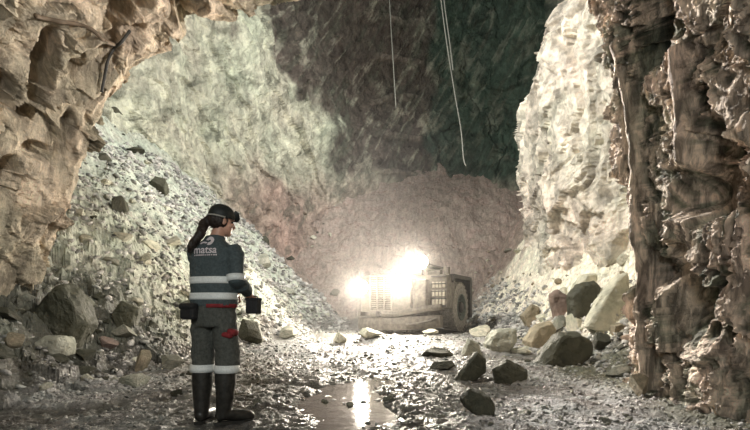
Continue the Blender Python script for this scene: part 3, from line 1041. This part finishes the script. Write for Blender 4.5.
loft_z(bm, [(0.955, 0, 0, 0.190, 0.146), (0.985, 0, 0, 0.191, 0.147)], 40, 2.4)
bmesh.ops.bisect_plane(bm, geom=bm.verts[:] + bm.edges[:] + bm.faces[:], plane_co=(0.02, 0, 0), plane_no=(1, 0, 0), clear_inner=True)
bm_obj('belt', bm, M_red, trous, True)
bm = bmesh.new()
box(bm, (0.192, -0.035, 0.755), (0.07, 0.10, 0.055), bev=0.02, rot=Matrix.Rotation(math.radians(20), 4, 'Y'))
box(bm, (0.165, -0.075, 0.735), (0.09, 0.06, 0.045), bev=0.018, rot=Matrix.Rotation(math.radians(10), 4, 'Y'))
bm_obj('thigh_patch', bm, M_red, trous, True)
# boots
def boot(sx, cx, yaw):
    bm = bmesh.new()
    m = Matrix.Translation((cx, 0, 0)) @ Matrix.Rotation(yaw, 4, 'Z')
    T = lambda p: m @ Vector(p)
    tube(bm, [(cx, -0.005, 0.455), (cx, -0.004, 0.34), (cx, -0.012, 0.22), T((0, -0.02, 0.12)), T((0, -0.025, 0.05))], [0.086, 0.085, 0.072, 0.062, 0.056], 18)
    tube(bm, [T((0, -0.075, 0.052)), T((0, -0.02, 0.075)), T((0, 0.06, 0.072)), T((0, 0.14, 0.056)), T((0, 0.20, 0.048)), T((0, 0.235, 0.042))], [(0.034, 0.034), (0.044, 0.06), (0.046, 0.056), (0.052, 0.044), (0.046, 0.036), (0.026, 0.024)], 16)
    b = fused('boot', bm, 0.008, M_boot, man, 2)
    bm = bmesh.new()
    out = [(-0.030, -0.095), (0.030, -0.095), (0.046, -0.05), (0.040, 0.04), (0.054, 0.14), (0.046, 0.21), (0.022, 0.25), (-0.022, 0.25), (-0.046, 0.21), (-0.054, 0.14), (-0.040, 0.04), (-0.046, -0.05)]
    prism(bm, [(T((p[0], p[1], 0)).x, T((p[0], p[1], 0)).y) for p in out], 'z', 0.0, 0.026)
    bm_obj('sole', bm, M_boot, b)
boot(-1, -0.105, math.radians(8))
boot(1, 0.108, math.radians(-46))
# cap and hair
bm = bmesh.new()
ball(bm, HP(0, -0.012, 0.050), (0.093, 0.112, 0.094), 24, Rh)
tube(bm, [HP(0, 0.06, 0.050), HP(0, 0.09, 0.042), HP(0, 0.125, 0.028)], [(0.082, 0.010), (0.078, 0.007), (0.045, 0.005)], 16)
bmesh.ops.bisect_plane(bm, geom=bm.verts[:] + bm.edges[:] + bm.faces[:], plane_co=HP(0, 0, 0.022), plane_no=(hd.to_3x3() @ Vector((0, -0.10, 1))).normalized(), clear_inner=True)
capo = bm_obj('cap', bm, M_cap, man, True)
bm = bmesh.new()
pts = [HP(0.097 * math.cos(a), -0.012 + 0.116 * math.sin(a), 0.020) for a in np.linspace(math.radians(180), math.radians(360), 20)]
tube(bm, pts, [0.008] * 20, 6, flat=0.5)
bm_obj('head_band', bm, plain('grey_elastic', (0.30, 0.29, 0.26), 0.7, 0, 60, 0.2, 0.1), capo, True)
bm = bmesh.new()
ball(bm, HP(0, -0.030, 0.005), (0.082, 0.090, 0.082), 18, Rh)
tube(bm, [HP(-0.02, -0.085, 0.0), HP(-0.035, -0.125, -0.05), (-0.045, -0.120, 1.55), (-0.082, -0.148, 1.49), (-0.115, -0.158, 1.44), (-0.14, -0.148, 1.40)], [0.038, 0.040, 0.036, 0.032, 0.024, 0.010], 14)
def strands(co):
    return 0.004 * ridged(co * np.array([45.0, 45.0, 9.0]), 3, 90)
hair = fused('hair', bm, 0.008, M_hair, man, 1, strands)
# pouch on the belt
bm = bmesh.new()
box(bm, (-0.130, -0.150, 0.925), (0.150, 0.075, 0.135), bev=0.022, rz=math.radians(-14))
pch = bm_obj('belt_pouch', bm, M_pouch, man)
bm = bmesh.new()
box(bm, (-0.132, -0.160, 0.965), (0.156, 0.075, 0.055), bev=0.02, rz=math.radians(-14))
bm_obj('pouch_flap', bm, M_pouch, pch)

# the case in the right hand
kc = empty('carrying_case', man.matrix_world @ Vector((0, 0, 0)))
kc.location = (MX, MY, MZ); kc.rotation_euler = (0, 0, math.radians(-14))
tag(kc, 'small black case held at the right hip of the person in grey workwear', 'case')
bm = bmesh.new()
box(bm, (0.235, 0.235, 0.968), (0.115, 0.085, 0.125), bev=0.014)
kb = bm_obj('case_body', bm, M_pouch, kc)
bm = bmesh.new()
box(bm, (0.235, 0.235, 1.028), (0.121, 0.091, 0.030), bev=0.010)
bm_obj('case_lid', bm, M_pouch, kc)
bm = bmesh.new()
tube(bm, [(0.193, 0.235, 1.03), (0.197, 0.235, 1.050), (0.235, 0.235, 1.058), (0.273, 0.235, 1.050), (0.277, 0.235, 1.03)], [0.006] * 5, 8)
bm_obj('case_handle', bm, M_pouch, kc)

# ------------------------------------------------------------------ loose rocks
ROCKM = {
    'pale': rock_mat('pale_boulder', False, tuple(lin(186, 184, 168)), fine=7.0, strength=0.7, dist=0.03, var=0.4, objvar=0.15),
    'grey': rock_mat('grey_boulder', False, tuple(lin(142, 142, 130)), fine=7.0, strength=0.7, dist=0.03, var=0.4, objvar=0.15),
    'dark': rock_mat('dark_boulder', False, tuple(lin(70, 70, 58)), fine=7.0, strength=0.7, dist=0.03, var=0.4, rough=0.6, objvar=0.15),
    'tan': rock_mat('tan_boulder', False, tuple(lin(152, 142, 122)), fine=7.0, strength=0.7, dist=0.03, var=0.4, objvar=0.12),
    'rose': rock_mat('rosy_boulder', False, tuple(lin(124, 108, 100)), fine=7.0, strength=0.7, dist=0.03, var=0.4, objvar=0.12),
}


def rock_mesh(name, seed, mat, cuts=14, sub=4, rough=0.03):
    """a sphere chopped by random planes: an angular block of about unit half-size resting on z=-0.45"""
    rn = random.Random(seed)
    bm = bmesh.new()
    bmesh.ops.create_icosphere(bm, subdivisions=sub, radius=1.25)
    V = np.array([v.co[:] for v in bm.verts])
    for k in range(cuts):
        n = Vector((rn.gauss(0, 1), rn.gauss(0, 1), rn.gauss(0, 1))).normalized()
        d = rn.uniform(0.52, 0.92)
        n = np.array(n)
        t = V @ n - d
        m = t > 0
        V[m] -= np.outer(t[m], n)
    V += (rough * fbm(V * 2.2 + seed * 3.1, 4, seed))[:, None] * V
    V += (0.5 * rough * facets(V * 3.0, seed + 3)[0])[:, None] * V
    V /= np.abs(V).max(axis=0)
    me = bpy.data.meshes.new(name)
    for v, c_ in zip(bm.verts, V): v.co = c_
    bm.to_mesh(me); bm.free()
    me.materials.append(mat)
    return me


def put_rock(px_, py_, w, h, label, kind, seed, depth=0.8, rz=0.0, tilt=(0, 0), sink=0.18, cuts=12, zoff=0.0, name='boulder', yoff=0.0):
    """a boulder w by h photo pixels across, its foot on the ground at that point"""
    X, Y = on_ground(px_, py_)
    Y += yoff
    k = Y / FPX
    sx, sz = w * k / 2, h * k / 2
    X = (px_ - 375) / FPX * (Y + sx * depth * 0.6)
    Y = Y + sx * depth * 0.6
    me = rock_mesh(name, seed, ROCKM[kind], cuts)
    o = link(bpy.data.objects.new(name, me))
    o.scale = (sx, sx * depth, sz * (1 + sink))
    o.rotation_euler = (tilt[0], tilt[1], rz)
    o.location = (X, Y, gz(X, Y) * 0 + CAM_H + (HORIZON - py_) / FPX * (Y - sx * depth * 0.6) + sz * (1 - sink) + zoff)
    tag(o, label, 'rock')
    return o


HERO = [
    # right-hand pile
    (560, 332, 15, 17, 'rounded grey stone below the rosy boulder', 'grey', 17, 0.9, 0.9, (0, 0)),
    (576, 331, 19, 18, 'pale grey-green stone below the tall dark boulder', 'pale', 18, 0.9, 0.4, (0, 0.2)),
    (522, 355, 22, 8, 'thin pale greenish slab lying flat below the tan wedge', 'pale', 19, 0.7, 0.1, (0, 0)),
    (604, 350, 20, 18, 'dark stone right of the large dark wedge', 'dark', 20, 0.9, 0.4, (0, 0)),
    (616, 336, 18, 16, 'small tan stone under the leaning pale slab', 'tan', 21, 0.9, 0.4, (0, 0.3)),
    (594, 334, 16, 14, 'small grey stone between the dark wedge and the leaning pale slab', 'grey', 22, 0.9, 0.4, (0, 0)),
    (618, 378, 26, 14, 'long grey stone propped at the foot of the rock pillar', 'grey', 23, 0.6, -0.3, (0, -0.4)),
    (639, 396, 22, 22, 'round boulder against the base of the rock pillar on the right', 'tan', 24, 0.9, 0.2, (0, 0)),
    # middle ground
    (482, 336, 28, 13, 'pale flat slab on the floor right of the loader wheel', 'pale', 27, 0.7, 0.2, (0, 0)),
    (438, 357, 34, 9, 'low dark slab at the puddle edge below the loader wheel', 'dark', 32, 0.5, -0.1, (0, 0)),
    (445, 371, 32, 10, 'low dark slab nearer than the other at the puddle edge', 'dark', 33, 0.5, 0.1, (0, 0)),
    (429, 335, 20, 6, 'thin pale slab lying under the loader bumper', 'pale', 34, 0.6, 0.1, (0, 0)),
    (370, 339, 30, 11, 'pale flat slab under the left end of the loader bumper', 'pale', 35, 0.7, 0.1, (0, 0)),
    (341, 343, 14, 12, 'bright pale stone at the slope foot left of the loader', 'pale', 36, 0.8, 0.5, (0, 0.3)),
    # left-hand side
    (108, 350, 20, 14, 'rosy stone lit on its edge in the left rubble', 'rose', 40, 0.8, 0.4, (0, 0.2)),
    (142, 371, 16, 24, 'upright tan shard in the left rubble near the person', 'tan', 41, 0.6, 0.2, (0, 0.2)),
    (123, 338, 24, 14, 'grey stone just below the olive-grey block', 'grey', 42, 0.8, 0.1, (0, 0)),
    (172, 369, 28, 14, 'flat grey slab beside the left leg of the person', 'grey', 43, 0.7, 0.1, (0, 0)),
    (14, 346, 24, 14, 'small tan stone at the very left edge of the rubble', 'tan', 44, 0.8, 0.2, (0, 0)),
    (86, 361, 22, 12, 'dark flat stone between the tan-tipped boulder and the rosy stone', 'dark', 45, 0.8, 0.2, (0, 0)),
    (89, 382, 14, 8, 'little pale stone at the front of the left rubble', 'pale', 46, 0.8, 0.2, (0, 0)),
    (45, 392, 14, 10, 'little pale stone on the gravel below the tan-tipped boulder', 'pale', 47, 0.8, 0.2, (0, 0)),
    (121, 216, 20, 24, 'brown block sticking out halfway up the left slope', 'dark', 48, 0.8, 0.2, (0, 0.3)),
    (158, 193, 20, 20, 'dark brown block on the left slope, nearest above the person', 'dark', 49, 0.8, 0.2, (0, -0.3)),
    (112, 118, 22, 14, 'dark block near the crest of the left slope', 'dark', 50, 0.8, 0.2, (0, 0)),
    (104, 162, 18, 12, 'dark block on the left slope beside the tan wall', 'dark', 51, 0.8, 0.2, (0, 0)),
    (262, 268, 20, 16, 'grey block on the lower slope right of the person', 'grey', 52, 0.8, 0.2, (0, 0.2)),
    (252, 345, 30, 24, 'dark block at the slope foot right of the case', 'dark', 53, 0.8, 0.2, (0, 0.2)),
    (286, 338, 24, 14, 'grey slab at the slope foot between the person and the loader', 'grey', 54, 0.8, 0.2, (0, -0.1)),
    (350, 408, 8, 6, 'tiny pale stone beside the puddle', 'pale', 55, 0.8, 0.2, (0, 0)),
]
rock_at = []


def hull_rock(outline, label, kind, seed, depth=0.8, foot=None):
    """an angular block: its face has the outline seen in the photograph, with real depth behind and a buried foot"""
    mx = sum(p[0] for p in outline) / len(outline); fy = foot if foot else max(p[1] for p in outline)
    X, Y = on_ground(mx, fy)
    k = Y / FPX
    pts = np.array([((p[0] - 375) * k, CAM_H + (HORIZON - p[1]) * k) for p in outline])
    w = np.ptp(pts[:, 0]); cx = pts[:, 0].mean(); z0 = pts[:, 1].min(); hgt = np.ptp(pts[:, 1])
    rn = random.Random(seed)
    bm = bmesh.new()
    for (sc, dy) in ((0.80, 0.0), (1.0, 0.22), (0.95, 0.6), (0.62, 1.0)):
        for (a, b) in pts:
            u_ = cx + (a - cx) * sc + rn.uniform(-0.05, 0.05) * w
            low = 0.22 * hgt if b < z0 + 0.25 * hgt else 0.0
            bm.verts.new((u_, Y + depth * w * (dy - 0.1) + rn.uniform(-0.06, 0.06) * w, z0 + (b - z0) * (sc * 0.5 + 0.5) - low))
    r = bmesh.ops.convex_hull(bm, input=bm.verts[:])
    bmesh.ops.delete(bm, geom=list({v for v in bm.verts if not v.link_faces}), context='VERTS')
    bmesh.ops.bevel(bm, geom=bm.edges[:], offset=0.02 * w, segments=1, affect='EDGES')
    bmesh.ops.triangulate(bm, faces=bm.faces[:])
    for _ in range(4):
        es = [e for e in bm.edges if e.calc_length() > 0.07 * w]
        if not es: break
        bmesh.ops.subdivide_edges(bm, edges=es, cuts=1)
        bmesh.ops.triangulate(bm, faces=bm.faces[:])
    bm.normal_update()
    V = np.array([v.co[:] for v in bm.verts]); Nn = np.array([v.normal[:] for v in bm.verts])
    d = w * (0.020 * fbm(V / w * 5 + seed, 4, seed) + 0.025 * facets(V / w * 5.0, seed)[0])
    c0 = np.array([cx, Y + depth * w * 0.4, z0])
    for v, q in zip(bm.verts, V + Nn * d[:, None] - c0): v.co = q
    o = bm_obj('boulder', bm, ROCKM[kind])
    o.location = c0
    tag(o, label, 'rock')
    rock_at.append((c0[0], c0[1], w / 2))
    return o


hull_rock([(586, 316), (599, 299), (618, 276), (630, 272), (630, 318), (616, 322), (600, 320)], 'big pale grey slab leaning beside the rock pillar on the right', 'pale', 11, 0.5)
hull_rock([(570, 295), (581, 283), (597, 280), (603, 288), (590, 308), (581, 317), (573, 308)], 'tall dark angular boulder between the rosy boulder and the leaning pale slab', 'dark', 12, 0.8)
hull_rock([(573, 287), (585, 274), (595, 273), (601, 281), (586, 289)], 'pale greenish block topping the tall dark boulder on the right pile', 'pale', 25, 0.8)
hull_rock([(550, 294), (558, 289), (569, 295), (576, 308), (569, 315), (558, 313)], 'rosy boulder at the top of the right-hand rock pile', 'rose', 13, 0.8)
hull_rock([(537, 361), (546, 348), (561, 334), (579, 332), (595, 341), (597, 353), (581, 360), (555, 365)], 'large dark wedge-shaped boulder at the front of the right-hand pile', 'dark', 14, 0.7)
hull_rock([(525, 341), (537, 325), (551, 321), (557, 330), (543, 346), (532, 348)], 'tan wedge-shaped boulder left of the large dark wedge', 'tan', 15, 0.8)
hull_rock([(522, 316), (532, 304), (540, 307), (538, 322), (529, 324)], 'upright tan block above the tan wedge at the slope foot', 'tan', 16, 0.8)
hull_rock([(485, 344), (496, 330), (515, 328), (517, 342), (504, 351), (490, 351)], 'broad brown-grey boulder right of the loader wheel', 'grey', 26, 0.8)
hull_rock([(462, 351), (469, 338), (480, 343), (484, 353), (470, 355)], 'grey boulder behind the pointed slab', 'grey', 28, 0.8)
hull_rock([(452, 378), (475, 352), (486, 359), (486, 373), (462, 381)], 'dark pointed slab tilted up in the middle of the wet floor', 'dark', 29, 0.6)
hull_rock([(494, 369), (508, 359), (529, 370), (526, 379), (508, 383), (497, 380)], 'dark flat-topped boulder right of the pointed slab', 'dark', 30, 0.7)
hull_rock([(460, 397), (471, 388), (488, 396), (497, 404), (495, 414), (482, 415), (464, 407)], 'dark block nearest the puddle, in front of the pointed slab', 'dark', 31, 0.7)
hull_rock([(28, 347), (41, 336), (59, 336), (66, 344), (63, 352), (43, 353)], 'smooth tan-tipped boulder in the dark rubble at the left edge', 'grey', 37, 0.8)
hull_rock([(20, 322), (50, 287), (66, 283), (80, 299), (86, 323), (67, 338), (35, 338)], 'massive dark outcrop block under the overhanging tan wall', 'dark', 38, 0.6)
hull_rock([(111, 313), (122, 301), (138, 309), (133, 323), (117, 326)], 'olive-grey block at the foot of the left slope', 'dark', 39, 0.8)
for (a, b, w, h, lab, kind, seed, dep, rz, tl) in HERO:
    o = put_rock(a, b, w, h, lab, kind, seed, dep, rz, tl)
    rock_at.append((o.location.x, o.location.y, max(o.scale.x, o.scale.y)))

# scattered stones: one of each shape, then copies
rn = random.Random(77)
proto = {}
for kind in ROCKM:
    proto[kind] = [rock_mesh('stone', 500 + 10 * i + len(kind), ROCKM[kind], 11, 3) for i in range(4)]


def scatter(n, region, label, group, kinds, smin, smax):
    placed, tries = 0, 0
    while placed < n and tries < 20000:
        tries += 1
        a = rn.uniform(region[0], region[2]); b = rn.uniform(region[1], region[3])
        X, Y = on_ground_fast(a, b)
        if X is None: continue
        if not region[4](X, Y, a, b): continue
        s_ = smin * (smax / smin) ** (rn.random() ** 2.2)
        if any((X - r[0]) ** 2 + (Y - r[1]) ** 2 < (0.75 * (s_ + r[2])) ** 2 for r in rock_at): continue
        if (X - MX) ** 2 + (Y - MY) ** 2 < 0.5: continue
        u_ = (X - LX) * math.cos(math.radians(27)) - (Y - LY) * math.sin(math.radians(27)); v_ = (X - LX) * math.sin(math.radians(27)) + (Y - LY) * math.cos(math.radians(27))
        if -1.7 < u_ < 1.7 and -0.6 < v_ < 6: continue
        o = bpy.data.objects.new('stone', rn.choice(proto[rn.choice(kinds)]))
        o.scale = (s_, s_ * rn.uniform(0.6, 1), s_ * rn.uniform(0.45, 0.8))
        o.rotation_euler = (rn.uniform(-0.4, 0.4), rn.uniform(-0.4, 0.4), rn.uniform(0, 6.3))
        o.location = (X, Y, gz(X, Y) + o.scale[2] * 0.35)
        link(o)
        tag(o, label, 'rock', group)
        rock_at.append((X, Y, s_))
        placed += 1


_Yt = np.geomspace(2.4, 26, 420)
def on_ground_fast(a, b):
    X = (a - 375.0) / FPX * _Yt
    g = ground_z(X, _Yt, False)[0]
    hit = np.nonzero(g >= CAM_H + (HORIZON - b) / FPX * _Yt)[0]
    if not len(hit): return None, None
    return float(X[hit[0]]), float(_Yt[hit[0]])


scatter(110, (60, 110, 345, 335, lambda X, Y, a, b: X < float(np.interp(Y, LFY, LFX)) - 0.1 and Y > 7.5), 'pale angular stone lying loose on the long left-hand rubble slope', 'stones on the left slope', ['pale', 'grey', 'pale', 'dark'], 0.06, 0.30)
scatter(45, (0, 300, 200, 385, lambda X, Y, a, b: Y < 9 and X < -2.5), 'dark angular stone in the shaded rubble at the foot of the left wall', 'stones in the left rubble', ['dark', 'dark', 'grey', 'dark'], 0.05, 0.22)
scatter(42, (498, 296, 626, 366, lambda X, Y, a, b: X > float(np.interp(Y, RFY, RFX)) - 0.7 and Y < 13), 'grey angular stone wedged among the boulders of the right-hand pile', 'stones in the right pile', ['dark', 'grey', 'grey', 'pale', 'tan'], 0.07, 0.22)
scatter(60, (470, 230, 625, 345, lambda X, Y, a, b: X > float(np.interp(Y, RFY, RFX)) - 0.1), 'pale stone lying loose on the bright right-hand slope', 'stones on the right slope', ['pale', 'pale', 'tan', 'grey'], 0.06, 0.28)
scatter(70, (150, 338, 690, 428, lambda X, Y, a, b: -3.4 < X < 3.4), 'small grey stone lying loose on the wet gravel floor', 'stones on the floor', ['grey', 'dark', 'grey', 'pale'], 0.025, 0.085)

# gravel: far too many bits to count
def gravel(name, n, label, region, smin, smax, mat, seed, tone=1.0):
    g = np.random.default_rng(seed)
    base = bmesh.new(); bmesh.ops.create_icosphere(base, subdivisions=1, radius=1.0)
    BV = np.array([v.co[:] for v in base.verts]); BF = np.array([[v.index for v in f.verts] for f in base.faces]); base.free()
    X, Y = region(g, n)
    Z = ground_z(X, Y)[0]
    n = len(X)
    s_ = smin * (smax / smin) ** (g.random(n) ** 2.5) * (0.35 + Y / 10.0).clip(0.5, 2.2)
    sc = np.stack([s_, s_ * g.uniform(0.55, 1, n), s_ * g.uniform(0.35, 0.75, n)], 1)
    a = g.uniform(0, 6.283, n); ca, sa = np.cos(a), np.sin(a)
    V = BV[None] * (1 + g.uniform(-0.35, 0.25, (n, len(BV), 1))) * sc[:, None, :]
    tl = g.uniform(-0.5, 0.5, (n, 1))
    V = np.stack([V[..., 0] * ca[:, None] - V[..., 1] * sa[:, None], V[..., 0] * sa[:, None] + V[..., 1] * ca[:, None], V[..., 2] + tl * V[..., 0]], -1)
    V += np.stack([X, Y, Z + 0.25 * sc[:, 2]], 1)[:, None, :]
    F = (BF[None] + (np.arange(n) * len(BV))[:, None, None]).reshape(-1, 3)
    V = V.reshape(-1, 3)
    me = bpy.data.meshes.new(name)
    me.vertices.add(len(V)); me.vertices.foreach_set('co', V.astype(np.float32).ravel())
    me.loops.add(F.size); me.loops.foreach_set('vertex_index', F.astype(np.int32).ravel())
    me.polygons.add(len(F)); me.polygons.foreach_set('loop_start', np.arange(0, F.size, 3, dtype=np.int32))
    me.update(calc_edges=True)
    at = me.color_attributes.new('Col', 'FLOAT_COLOR', 'POINT')
    cc = np.ones((n, len(BV), 4), dtype=np.float32)
    t = g.random(n)[:, None]
    cc[:, :, :3] = (lin(96, 97, 94) * (1 - t) + lin(196, 194, 190) * t)[:, None, :] * tone
    at.data.foreach_set('color', cc.ravel())
    me.materials.append(mat)
    o = link(bpy.data.objects.new(name, me))
    return tag(o, label, 'gravel', kind='stuff')


def floor_pts(g, n):
    Y = 3.2 * (17.0 / 3.2) ** g.random(n)
    X = g.uniform(-1, 1, n) * (0.75 * Y + 0.5)
    m = (X > np.interp(Y, LFY, LFX) - 0.8) & (X < np.interp(Y, RFY, RFX) + 0.8)
    w = ((X + 0.33) / 0.42) ** 2 + ((Y - 5.4) / 1.5) ** 2 > 1
    m &= w | (g.random(n) < 0.15)
    md = fbm(np.stack([X * 0.9, Y * 0.7, 0 * X], 1), 4, 55)
    m &= (md < 0.08) | (g.random(n) < 0.25)
    m &= ~((np.abs(X - MX) < 0.35) & (np.abs(Y - MY) < 0.35))
    return X[m], Y[m]


def left_pts(g, n):
    Y = g.uniform(5.5, 21, n)
    X = np.interp(Y, LFY, LFX) - g.random(n) * 7.0
    m = (np.abs(X) < 0.8 * Y + 0.5) & (X > np.interp(Y, [5.5, 7.4, 7.5, 9.5, 13, 17, 21], [-4.5, -4.5, -9.6, -9.2, -8.2, -7.0, -5.6]))
    return X[m], Y[m]


def right_pts(g, n):
    Y = g.uniform(6.5, 21, n)
    X = np.interp(Y, RFY, RFX) + g.random(n) * 2.2
    m = X < np.interp(Y, [6.5, 6.6, 10, 14, 18, 21], [3.0, 5.0, 5.2, 4.9, 4.9, 5.0])
    return X[m], Y[m]


gravel('floor_gravel', 24000, 'wet grey gravel covering the drift floor', floor_pts, 0.010, 0.045, M_ground, 1)
gravel('slope_rubble', 13000, 'fine pale rubble covering the left slope', left_pts, 0.018, 0.075, M_ground, 2)
gravel('slope_scree', 5000, 'fine pale scree covering the right slope', right_pts, 0.018, 0.07, M_ground, 3, 1.35)

# ------------------------------------------------------------------ puddles
m, nt, bs = new_mat('muddy_water')
bs.inputs['Base Color'].default_value = (0.060, 0.055, 0.045, 1)
bs.inputs['Roughness'].default_value = 0.07
bs.inputs['Specular IOR Level'].default_value = 0.6
tc = nt.nodes.new('ShaderNodeTexCoord')
n1 = noise_node(nt, 5.0, 3, 0.5, tc.outputs['Object'])
nt.links.new(bump(nt, n1.outputs['Fac'], 0.25, 0.02), bs.inputs['Normal'])
M_water = m


def puddle(cx, cy, rx, ry, z, label):
    bm = bmesh.new()
    n = 48
    vs = [bm.verts.new((cx + rx * math.cos(2 * math.pi * k / n), cy + ry * math.sin(2 * math.pi * k / n), z)) for k in range(n)]
    bm.faces.new(vs)
    o = bm_obj('puddle', bm, M_water)
    return tag(o, label, 'puddle', kind='stuff')


puddle(-0.33, 5.4, 0.85, 2.1, -0.045, 'still puddle in the middle of the floor mirroring the headlamps')
puddle(0.45, 11.95, 2.0, 0.95, 0.06, 'muddy brown puddle on the floor in front of the loader')

# ------------------------------------------------------------------ cables
def cable(name, pts, r, mat, label, cat='cable', sub=6):
    P_ = [Vector(p) for p in pts]
    out = []
    for i in range(len(P_) - 1):
        p0, p1, p2, p3 = P_[max(i - 1, 0)], P_[i], P_[i + 1], P_[min(i + 2, len(P_) - 1)]
        for k in range(sub):
            t = k / sub
            out.append(0.5 * ((2 * p1) + (p2 - p0) * t + (2 * p0 - 5 * p1 + 4 * p2 - p3) * t * t + (3 * p1 - p0 - 3 * p2 + p3) * t ** 3))
    out.append(P_[-1])
    bm = bmesh.new(); tube(bm, out, [r] * len(out), 8)
    o = bm_obj(name, bm, mat, None, True)
    return tag(o, label, cat)


def at(px_, py_, Y): return ((px_ - 375) / FPX * Y, Y, CAM_H + (HORIZON - py_) / FPX * Y)


M_cable = plain('pale_dusty_cable', (0.36, 0.36, 0.32), 0.6, 0, 20, 0.2, 0.1)
M_black = plain('black_cable', (0.03, 0.028, 0.024), 0.6, 0, 20, 0.2, 0.1)
M_brown = plain('muddy_hose', (0.12, 0.085, 0.055), 0.7, 0, 20, 0.2, 0.1)
YC = 22.5
cable('hanging_cable', [at(434, -60, YC), at(441, 0, YC), at(447, 45, YC), at(455, 95, YC), at(461, 130, YC), at(463.5, 158, YC), at(466, 166, YC)], 0.026, M_cable, 'long pale cable hanging down in front of the dark stope face')
cable('hanging_rope', [at(438, -60, YC), at(444, 0, YC), at(450, 45, YC), at(453, 70, YC)], 0.026, M_cable, 'short pale rope hanging beside the top of the long pale cable', 'rope')
cable('hanging_wire', [at(386, -60, YC + 1), at(390, 10, YC + 1), at(393, 60, YC + 1), at(396, 108, YC + 1)], 0.022, M_cable, 'thin pale wire hanging left of the long pale cable', 'wire')

def on_rock(px_, py_, lift):
    p = on_drift(px_, py_, DRIFT_P)
    c_ = np.array([0, 0, CAM_H])
    d = (c_ - p) / np.linalg.norm(c_ - p)
    return tuple(p + d * lift)


cable('hose', [on_rock(a, b, 0.03) for a, b in ((36, 16), (48, 19), (62, 22), (76, 25), (92, 30), (105, 38), (116, 44))], 0.026, M_brown, 'muddy brown hose running along the top of the tan drift wall', 'hose')
cable('power_cable', [on_rock(a, b, 0.09) for a, b in ((131, 31), (122, 41), (114, 50), (108, 62), (105, 76), (103, 93))], 0.020, M_black, 'black cable hanging down the tan wall from the end of the muddy hose')

# ------------------------------------------------------------------ dust hanging low in the stope, plus a denser cloud added for headlamp halos
bm = bmesh.new()
box(bm, (0.2, 16.5, 4.6), (12.5, 13.0, 9.4))
dm = bpy.data.materials.new('dust')
dm.use_nodes = True
nt = dm.node_tree
nt.nodes.clear()
ou = nt.nodes.new('ShaderNodeOutputMaterial')
vs = nt.nodes.new('ShaderNodeVolumeScatter')
vs.inputs['Color'].default_value = (0.95, 0.90, 0.86, 1)
vs.inputs['Anisotropy'].default_value = 0.3
tc = nt.nodes.new('ShaderNodeTexCoord')
def smooth_cloud(c, r):
    mp = nt.nodes.new('ShaderNodeMapping'); mp.vector_type = 'POINT'
    mp.inputs['Scale'].default_value = tuple(1 / v for v in r)
    mp.inputs['Location'].default_value = tuple(-a / b for a, b in zip(c, r))
    nt.links.new(tc.outputs['Object'], mp.inputs['Vector'])
    g = nt.nodes.new('ShaderNodeTexGradient'); g.gradient_type = 'QUADRATIC_SPHERE'
    nt.links.new(mp.outputs['Vector'], g.inputs['Vector'])
    return g.outputs['Fac']
def scaled(sock, k):
    n = nt.nodes.new('ShaderNodeMath'); n.operation = 'MULTIPLY'; n.inputs[1].default_value = k
    nt.links.new(sock, n.inputs[0]); return n.outputs[0]
ad = nt.nodes.new('ShaderNodeMath'); ad.operation = 'ADD'
nt.links.new(scaled(smooth_cloud((1.0, 17.0, 0.5), (6.0, 6.2, 8.5)), 0.085), ad.inputs[0])
nt.links.new(scaled(smooth_cloud((0.8, 14.6, 1.9), (2.4, 2.2, 2.3)), 0.045), ad.inputs[1])
nt.links.new(ad.outputs[0], vs.inputs['Density'])
nt.links.new(vs.outputs['Volume'], ou.inputs['Volume'])
dust = bm_obj('dust_haze', bm, dm)
tag(dust, 'thin pale dust hanging in the air round the loader', 'haze', kind='stuff')
